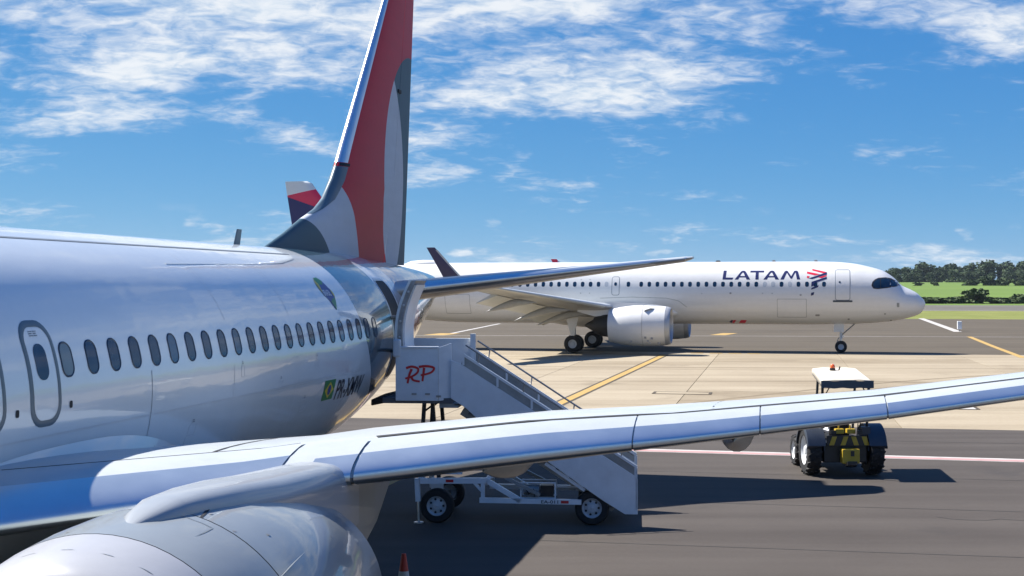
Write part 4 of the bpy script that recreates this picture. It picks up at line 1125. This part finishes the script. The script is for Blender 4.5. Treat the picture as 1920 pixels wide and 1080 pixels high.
def ribbon(pts, w, y, name, m, parent):
    """brush stroke in the panel plane"""
    mb = MB(); P = []
    for i in range(len(pts) - 1):
        p0, p1, p2, p3 = [Vector(pts[max(0, min(len(pts) - 1, i + k))]) for k in (-1, 0, 1, 2)]
        for j in range(6):
            t = j / 6; P.append(.5 * ((2 * p1) + (p2 - p0) * t + (2 * p0 - 5 * p1 + 4 * p2 - p3) * t * t + (3 * p1 - p0 - 3 * p2 + p3) * t**3))
    P.append(Vector(pts[-1]))
    for i, q in enumerate(P):
        d = (P[min(i + 1, len(P) - 1)] - P[max(i - 1, 0)]).normalized(); nn = Vector((-d.y, d.x)) * w / 2 * (1 - .25 * i / len(P))
        mb.v += [(q.x + nn.x, y, q.y + nn.y), (q.x - nn.x, y, q.y - nn.y)]
    for i in range(len(P) - 1): mb.f.append([2 * i, 2 * i + 1, 2 * i + 3, 2 * i + 2]); mb.mi.append(0)
    return mb.build(name, m, parent)


def zp(x, y): return ((480 + x / 4 - 818) * .00976, 2.255 + (750 - (480 + y / 4)) * .00975)


ribbon([zp(1168, 842), zp(1150, 885), zp(1136, 950)], .050, -.026, 'brush_letter', M['redpaint'], p)
ribbon([zp(1125, 836), zp(1170, 824), zp(1215, 840), zp(1208, 872), zp(1165, 900), zp(1118, 914)], .046, -.028, 'brush_letter', M['redpaint'], p)
ribbon([zp(1165, 898), zp(1180, 925), zp(1230, 936)], .046, -.030, 'brush_letter', M['redpaint'], p)
ribbon([zp(1262, 832), zp(1256, 880), zp(1249, 934)], .048, -.026, 'brush_letter', M['redpaint'], p)
ribbon([zp(1222, 826), zp(1280, 820), zp(1335, 832), zp(1322, 862), zp(1278, 880), zp(1236, 888)], .046, -.028, 'brush_letter', M['redpaint'], p)
# lifting legs and chassis
for b in (.35, SW - .4):
    MB().bar((-.36, b, .8), (-.27, b, 2.2), .07, .07).build('lift_leg', M['tractor_dark'], stairs); MB().bar((.0, b, .8), (-.12, b, 2.2), .07, .07).build('lift_leg', M['tractor_dark'], stairs)
    MB().tube([(-.28, b, 2.02), (-.12, b, 2.14)], .02, 6).build('lift_link', M['tractor_dark'], stairs)
for b in (.02, SW - .1):
    MB().bar((-.30, b, .78), (.95, b, .80), .08, .10).build('chassis_beam', S_, stairs); MB().bar((.93, b, .80), (1.55, b, .44), .08, .09).build('chassis_brace', S_, stairs)
    MB().bar((.80, b, .44), (2.66, b, .43), .08, .09).build('chassis_beam', S_, stairs); MB().bar((.86, b, .46), (.86, b, .78), .07, .07).build('chassis_post', S_, stairs)
    MB().bar((.70, b, .76), (.85, b, .60), .06, .05).build('chassis_brace', S_, stairs)
    MB().bar((.92, b, .82), (1.2, b + .1, 1.0), .06, .06).build('chassis_brace', S_, stairs); MB().bar((1.1, b, .95), (1.9, b, .55), .06, .06).build('chassis_brace', SU, stairs)
    MB().bar((-.36, b + .03, .82), (-.34, b + .03, .40), .09, .09).build('jack_leg', S_, stairs); MB().tube([(-.34, b + .03, .42), (-.33, b + .03, .03)], .022, 8).build('jack_rod', M['steel'], stairs)
    MB().lathe([(0, .09), (.02, .09), (.03, .03)], (-.33, b + .03, .0), (0, 0, 1), 12, cap=(True, True)).build('jack_foot', M['steel'], stairs)
MB().bar((-.3, .1, .84), (-.3, SW - .1, .84), .09, .08).build('cross_member', S_, stairs); MB().bar((.9, .1, .74), (.9, SW - .1, .74), .08, .08).build('cross_member', S_, stairs)
MB().bar((.45, .25, .94), (-.2, .25, .94), .1, .12).build('lift_frame', S_, stairs); MB().bar((.45, .25, .94), (.45, .25, 1.08), .05, .05).build('lift_frame', S_, stairs)
MB().bar((2.0, .08, 1.12), (2.72, .06, .64), .06, .06).build('stair_stay', S_, stairs)
# power pack in its cage
for a0, a1, z0, z1 in ((1.54, 2.19, .75, .77), (1.54, 2.19, .47, .49)):
    for b in (.1, .5): MB().span((a0, b - .01, z0), (a1, b + .01, z1)).build('cage_bar', S_, stairs)
for a in (1.55, 2.18):
    for b in (.1, .5): MB().span((a - .012, b - .012, .485), (a + .012, b + .012, .75)).build('cage_bar', S_, stairs)
MB().lathe([(0, .10), (.28, .10)], (1.6, .3, .6), (1, 0, 0), 16, cap=(True, True)).build('motor', SU, stairs, smooth=40)
MB().span((1.9, .16, .5), (2.14, .44, .7)).build('battery_box', M['tractor_dark'], stairs, bevel=.01)
MB().tube([(1.62, .14, .66), (1.7, .1, .55), (1.78, .14, .64), (1.8, .1, .5)], .014, 6).build('hose', M['rubber'], stairs)
MB().tube([(2.2, .3, .66), (2.75, .3, .66)], .015, 6).build('drawbar_rod', S_, stairs)
# number and reflectors on the lower beam
bm = text_bm('EA-011', .06, .31, 0, .01)
me = bpy.data.meshes.new('fleet_number')
for v in bm.verts: v.co = (1.93 + v.co.x, -.024, .40 + v.co.y)
bm.to_mesh(me); bm.free(); me.materials.append(M['black']); link('fleet_number', me, stairs)
MB().span((2.29, -.027, .405), (2.43, -.021, .455)).build('reflector', M['red_reflector'], stairs); MB().span((.18, -.027, .765), (.32, -.021, .815)).build('reflector', M['red_reflector'], stairs)


def road_wheel(parent, x, y, r, w, face, steel_holes=7):
    """disc wheel with hub and hand holes; axle along local y"""
    wh = empty('wheel', (x, y, r)); wh.parent = parent
    MB().lathe([(-w / 2, r * .58), (-w / 2, r * .9), (-w * .36, r * .985), (-w * .15, r), (w * .15, r), (w * .36, r * .985), (w / 2, r * .9), (w / 2, r * .58)], (0, 0, 0), (0, 1, 0), 32).build('tyre', M['rubber'], wh, smooth=40)
    s = face; pr = [(s * w * .44, r * .60), (s * w * .46, r * .55), (s * w * .2, r * .46), (s * w * .26, r * .3), (s * w * .34, r * .24), (s * w * .36, r * .1), (s * w * .42, .0)]
    rim = MB().lathe(pr, (0, 0, 0), (0, 1, 0), 32).build('rim', M['rim'], wh, smooth=30)
    for k in range(steel_holes):
        a = 2 * math.pi * k / steel_holes
        MB().lathe([(s * w * .235, r * .072), (s * w * .262, r * .068), (s * w * .264, 0)], (math.cos(a) * r * .385, 0, math.sin(a) * r * .385), (0, 1, 0), 10).build('rim_hole', M['dark'], rim)
    return wh


for x in (0, 2.85):
    road_wheel(stairs, x, .14, .315, .22, -1); road_wheel(stairs, x, SW - .14, .315, .22, 1)
    MB().tube([(x, .14, .315), (x, SW - .14, .315)], .05, 8).build('axle', M['oldmetal'], stairs)
MB().span((-.02 - .1, .2, .55), (.1, .3, .78)).build('axle_mount', S_, stairs); MB().span((2.75, .2, .4), (2.95, .3, .7)).build('axle_mount', S_, stairs)

# ------------------------------------------------------------------ tow tractor seen from behind
tr = empty('tow_tractor', (7.60, 32.5, 0), R(1), label='dark tow tractor with cream canopy and yellow black chevrons beyond the wing', cat='tractor')
TD, TG, TY = M['tractor_dark'], M['tractor_grey'], M['tractor_yellow']


def tractor_wheel(x, y, r, w, face, lugs):
    wh = empty('wheel', (x, y, r)); wh.parent = tr
    ty = MB().lathe([(-w / 2, r * .6), (-w / 2, r * .88), (-w * .38, r * .955), (-w * .1, r * .965), (w * .1, r * .965), (w * .38, r * .955), (w / 2, r * .88), (w / 2, r * .6)], (0, 0, 0), (1, 0, 0), 36).build('tyre', M['rubber'], wh, smooth=40)
    mb = MB()
    for k in range(lugs):
        for s in (-1, 1):
            a = 2 * math.pi * (k + (.5 if s > 0 else 0)) / lugs; b = a + .16
            pa = Vector((s * .02, math.cos(a) * r * .965, math.sin(a) * r * .965)); pb = Vector((s * w * .5, math.cos(b) * r * .93, math.sin(b) * r * .93))
            mb.bar(pa, pb, .05 * r / .57, .05 * r / .57, up=(0, math.cos(a), math.sin(a)))
    tag(mb.build('tread_lugs', M['rubber'], ty), kind='stuff')
    s = face
    rim = MB().lathe([(s * w * .44, r * .62), (s * w * .46, r * .58), (s * w * .16, r * .5), (s * w * .2, r * .2), (s * w * .42, r * .17), (s * w * .44, 0)], (0, 0, 0), (1, 0, 0), 28).build('rim', M['cone_band'], wh, smooth=30)
    for k in range(5):
        a = 2 * math.pi * k / 5; MB().box((s * w * .2, math.cos(a) * r * .32, math.sin(a) * r * .32), (.03, .07, .07)).build('rim_bolt', TD, rim)


for sx in (-1, 1):
    tractor_wheel(sx * .72, -.45, .565, .31, sx, 18); tractor_wheel(sx * .63, 1.25, .37, .22, sx, 14)
    # fender wrapped over the rear wheel
    mb = MB(); rings = []
    for k in range(13):
        a = R(15 + 150 * k / 12); c, s = math.cos(a), math.sin(a)
        rings.append([(sx * .50, -.45 - c * .62, .565 + s * .62), (sx * .90, -.45 - c * .62, .565 + s * .62), (sx * .92, -.45 - c * .59, .54 + s * .60), (sx * .92, -.45 - c * .57, .50 + s * .58), (sx * .50, -.45 - c * .60, .565 + s * .60)])
    mb.loft(rings).build('fender', TG, tr, smooth=40)
    MB().prism([(sx * .50, -.95, .6), (sx * .50, .1, .6), (sx * .50, -.1, 1.1), (sx * .50, -.45, 1.18), (sx * .50, -.8, 1.1)], (sx * .015, 0, 0)).build('fender_wall', TG, tr)
    MB().tube([(sx * .52, -.72, 1.1), (sx * .53, -.86, 2.06)], .032, 8).build('canopy_post', TD, tr, smooth=40); MB().tube([(sx * .45 + .1, .62, .9), (sx * .45 + .2, .74, 2.26)], .032, 8).build('canopy_post', TD, tr, smooth=40)
    MB().tube([(sx * .53, -.84, 1.75), (sx * .38, -.9, 2.05)], .014, 6).build('canopy_brace', TD, tr)
    MB().box((sx * .3, -.93, 1.02), (.12, .07, .09)).build('tail_lamp', TD, tr)
# hull: rear deck, hood, nose
MB().span((-.5, -.85, .32), (.5, .5, .72)).build('chassis', TD, tr, bevel=.03)
MB().loft([[(-.42, .5, .4), (.42, .5, .4), (.42, .5, 1.12), (-.42, .5, 1.12)], [(-.40, 1.2, .42), (.40, 1.2, .42), (.38, 1.2, 1.08), (-.38, 1.2, 1.08)], [(-.36, 1.72, .45), (.36, 1.72, .45), (.34, 1.72, .98), (-.34, 1.72, .98)]]).build('hood', TD, tr, bevel=.03)
MB().span((-.42, 1.72, .3), (.42, 1.86, .62)).build('front_bumper', TY, tr, bevel=.02)
MB().span((-.5, -.9, .72), (.5, -.2, .78)).build('rear_deck', TG, tr, bevel=.01)
MB().span((-.46, -.2, .36), (.46, .5, .42)).build('foot_plate', TD, tr)
# chevron board
bd = MB().span((-.45, -.95, .71), (.45, -.91, .95)).build('chevron_board', TD, tr, bevel=.006)
for a, s in ((-.40, 1), (-.14, 1), (.10, -1), (.34, -1)):
    x0 = a; MB().prism([(x0 + (0 if s > 0 else .07), -.954, .73), (x0 + .11 + (0 if s > 0 else .07), -.954, .73), (x0 + .11 + (.07 if s > 0 else 0), -.954, .93), (x0 + (.07 if s > 0 else 0), -.954, .93)], (0, .003, 0)).build('chevron_stripe', TY, bd)
# tow hitch and levers
MB().span((-.14, -1.12, .33), (.26, -.88, .66)).build('tow_hitch', TY, tr, bevel=.03)
MB().prism([(-.05, -1.22, .30), (.18, -1.22, .30), (.18, -1.02, .24), (-.05, -1.02, .24)], (0, 0, .1)).build('hitch_jaw', TD, tr, bevel=.015)
MB().span((.05, -1.135, .5), (.13, -1.12, .62)).build('hitch_plate', TD, tr)
for x in (-.14, .12):
    MB().span((x - .09, -.86, .98), (x + .11, -.7, 1.09)).build('control_box', TY, tr, bevel=.015); MB().tube([(x, -.78, 1.09), (x, -.78, 1.17)], .02, 6).build('lever', TY, tr)
for x in (.33, .38, -.62): MB().tube([(x, -.62, .95), (x + .02, -.66, 1.42)], .012, 6).build('lever', TD, tr)
MB().span((.36, -.9, .96), (.56, -.72, 1.14)).build('tool_box', TG, tr, bevel=.01)
# seat and steering
MB().span((-.26, -.3, .78), (.24, .14, .9)).build('seat', TD, tr, bevel=.03); MB().prism([(-.25, -.34, .88), (.23, -.34, .88), (.20, -.42, 1.36), (-.22, -.42, 1.36)], (0, .1, 0)).build('backrest', TD, tr, bevel=.03)
MB().tube([(0, .62, .7), (0, .48, 1.16)], .03, 8).build('steering_column', TD, tr)
mb = MB(); cen = Vector((0, .45, 1.19)); nrm = Vector((0, -.45, 1)).normalized(); xa = Vector((1, 0, 0)); ya = nrm.cross(xa)
mb.tube([cen + (xa * math.cos(k * math.pi / 8) + ya * math.sin(k * math.pi / 8)) * .19 for k in range(17)], .016, 6); mb.bar(cen - xa * .19, cen + xa * .19, .02, .02); mb.build('steering_wheel', TD, tr, smooth=40)
# canopy: flat cloth roof with folded sides and a dark scalloped rear edge
def cano(x, y, dz): t = (y + 1.0) / 2.25; return (x * .93 * (1 - .06 * t) + .27 * t, y, 2.19 + .15 * t + dz)


mb = MB(); ys = frange(-1.0, 1.25, 8)
rings = [[cano(-.63, y, -.13), cano(-.62, y, -.01), cano(-.58, y, .012), cano(-.3, y, .03 + .006 * math.sin(y * 7)), cano(0, y, .022), cano(.3, y, .03 + .006 * math.cos(y * 6)), cano(.58, y, .012), cano(.62, y, -.01), cano(.63, y, -.13)] for y in ys]
mb.loft(rings, closed=False); mb.add([cano(-.63, 1.251, -.13), cano(.63, 1.251, -.13), cano(.62, 1.251, 0), cano(-.62, 1.251, 0)], [(0, 1, 2, 3)])
top = mb.build('canopy', M['canopy'], tr, smooth=25); top.modifiers.new('thickness', 'SOLIDIFY').thickness = .012
mb = MB(); vs = []
for i in range(25):
    x = -.60 + 1.20 * i / 24; e = abs(i - 12) / 12
    vs += [(x, -1.018, 2.205 + .012 * math.cos(i * .52) - .05 * max(0, e - .75)), (x, -1.03, 2.035 + .008 * math.sin(i * .8))]
mb.add(vs, [(2 * i, 2 * i + 1, 2 * i + 3, 2 * i + 2) for i in range(24)]); v = mb.build('canopy_valance', M['valance'], tr); v.modifiers.new('thickness', 'SOLIDIFY').thickness = .012
for x in (-.5, 0, .5): MB().bar(cano(x, -.98, -.03), cano(x, 1.22, -.03), .03, .03).build('canopy_rafter', TD, tr)
bc = MB().lathe([(0, .07), (.05, .07), (.06, .05)], (.1, .75, 2.33), (0, 0, 1), 16, cap=(True, True)).build('beacon_base', TD, tr, smooth=40)
MB().lathe([(.06, .055), (.09, .06), (.13, .05), (.15, .03), (.152, 0)], (.1, .75, 2.33), (0, 0, 1), 16).build('beacon', M['beacon'], tr, smooth=50)
MB().tube([(.26, .8, 2.31), (.29, .8, 2.42)], .018, 6).build('work_lamp', TD, tr)

# ------------------------------------------------------------------ driver on the tractor seat
def skin_body(name, chains, mats, parent, pick, levels=1):
    """one continuous figure grown along joint chains: {vertex: (co, radius)}, edges"""
    verts, edges = chains; me = bpy.data.meshes.new(name); me.from_pydata([v[0] for v in verts], edges, [])
    o = bpy.data.objects.new(name, me); COL.objects.link(o)
    sm = o.modifiers.new('skin', 'SKIN'); sm.use_smooth_shade = True
    for i, v in enumerate(verts):
        d = me.skin_vertices[0].data[i]; d.radius = v[1] if isinstance(v[1], tuple) else (v[1], v[1]); d.use_root = i == 0
    o.modifiers.new('sub', 'SUBSURF').levels = levels; o.modifiers['sub'].render_levels = levels
    bpy.context.view_layer.update()
    m2 = bpy.data.meshes.new_from_object(o.evaluated_get(bpy.context.evaluated_depsgraph_get())); bpy.data.objects.remove(o)
    m2.materials.clear()
    for mt in mats: m2.materials.append(mt)
    for p in m2.polygons: p.use_smooth = True; p.material_index = pick(p.center)
    return link(name, m2, parent)


V = [((0, -.02, .98), (.15, .12)), ((0, -.06, 1.14), (.15, .11)), ((0, -.05, 1.32), (.17, .115)), ((0, -.02, 1.46), (.13, .09)), ((0, .0, 1.53), (.055, .055)), ((0, .03, 1.60), (.075, .085)), ((0, .035, 1.69), (.082, .10)), ((0, .02, 1.76), (.06, .075))]
Ed = [(i, i + 1) for i in range(7)]


def chain(root, pts):
    prev = root
    for c, r in pts: V.append((c, r)); Ed.append((prev, len(V) - 1)); prev = len(V) - 1
    return prev


for s in (-1, 1):
    chain(0, [((s * .10, .05, .96), .10), ((s * .15, .40, .98), .075), ((s * .16, .46, .92), .07), ((s * .16, .50, .62), .055), ((s * .16, .50, .50), .045), ((s * .16, .62, .455), (.045, .035))])
    w = chain(3, [((s * .17, -.03, 1.42), .065), ((s * .24, .04, 1.22), .05), ((s * .24, .10, 1.17), .046), ((s * .20, .30, 1.19), .036), ((s * .19, .36, 1.20), (.028, .022))])
    pm = chain(w, [((s * .185, .41, 1.205), (.038, .016))])
    for k, (dx, ln) in enumerate(((-.027, .05), (-.009, .06), (.009, .058), (.026, .045))):
        b = Vector((s * .185 + dx, .44, 1.205)); chain(pm, [(tuple(b), .009), ((b.x, b.y + ln * .6, b.z - .012), .009), ((b.x, b.y + ln * .7, b.z - .04), .008)])
    chain(w, [((s * .165, .385, 1.19), .011), ((s * .15, .42, 1.18), .010), ((s * .15, .44, 1.17), .009)])
dr = empty('person', (-.02, -.08, -.02)); dr.parent = None


def pickm(c):
    if c.z > 1.5: return 0
    if c.z < 1.0 and c.y > -.3 and not (abs(c.x) > .2 and c.z > 1.08): return 2
    if c.y > .2 and c.z > 1.1: return 0
    return 1


dr.location = tr.location + Matrix.Rotation(R(1), 3, 'Z') @ Vector((-.02, -.1, -.03)); dr.rotation_euler[2] = R(1)
tag(dr, 'seated person in white shirt driving the tow tractor, mostly hidden by the wing', 'person')
skin_body('body', (V, Ed), [M['skin'], M['shirt'], M['trousers']], dr, pickm, 2)
mb = MB(); rings = []
for i in range(9):
    a = R(-20 + 110 * i / 8); rr = math.cos(a); z = 1.70 + .115 * math.sin(a)
    rings.append([(rr * .093 * math.cos(t), .022 + rr * .112 * math.sin(t) - (.012 if math.sin(t) > .3 else 0), z + (.03 if math.sin(t) > .5 else 0) * (1 - i / 8)) for t in [2 * math.pi * k / 18 for k in range(18)]])
mb.loft(rings, cap=(False, True)).build('hair', M['hair'], dr, smooth=60)
for s in (-1, 1):
    MB().lathe([(0, .018), (.012, .022), (.02, .006)], (s * .078, .03, 1.665), (s, 0, 0), 10, cap=(True, True)).build('ear', M['skin'], dr, smooth=50)
    MB().lathe([(0, .011), (.004, .008), (.006, 0)], (s * .033, .128, 1.69), (0, 1, 0), 8).build('eye', M['black'], dr)
MB().loft([[(-.004, .125, 1.695), (.004, .125, 1.695), (0, .135, 1.695)], [(-.016, .12, 1.645), (.016, .12, 1.645), (0, .155, 1.65)], [(-.012, .12, 1.635), (.012, .12, 1.635), (0, .135, 1.635)]]).build('nose', M['skin'], dr, smooth=70)
MB().box((0, .118, 1.612), (.045, .012, .01)).build('mouth', M['redpaint'], dr)

# ------------------------------------------------------------------ traffic cone under the wing
cn = empty('traffic_cone', (-1.46, 18.7, 0), .3, label='orange red traffic cone with white band on the shaded apron below', cat='cone')
MB().span((-.19, -.19, 0), (.19, .19, .035)).build('base', M['rubber'], cn, bevel=.012)


def cr(z): return .135 - .105 * (z - .035) / .715


for z0, z1, m, nm in ((.035, .33, 'cone', 'lower_cone'), (.33, .52, 'cone_band', 'white_band'), (.52, .75, 'cone', 'cone_tip')):
    MB().lathe([(z0, cr(z0)), (z1, cr(z1))] + ([(.752, .02), (.74, 0)] if z1 > .7 else []), (0, 0, 0), (0, 0, 1), 28).build(nm, M[m], cn, smooth=40)

# ------------------------------------------------------------------ air: faint haze that softens the far wood
hm = bpy.data.materials.new('thin_haze'); hm.use_nodes = True; ht = N(hm.node_tree); ht.n.clear()
pv = ht.new('ShaderNodeVolumePrincipled'); pv.inputs['Color'].default_value = (.72, .84, 1, 1); pv.inputs['Density'].default_value = .00005; pv.inputs['Anisotropy'].default_value = .2
ho = ht.new('ShaderNodeOutputMaterial'); ht.l.new(pv.outputs[0], ho.inputs['Volume'])
tag(MB().span((-2300, -1300, -1.4), (2300, 2500, 34)).build('haze', hm), kind='stuff')
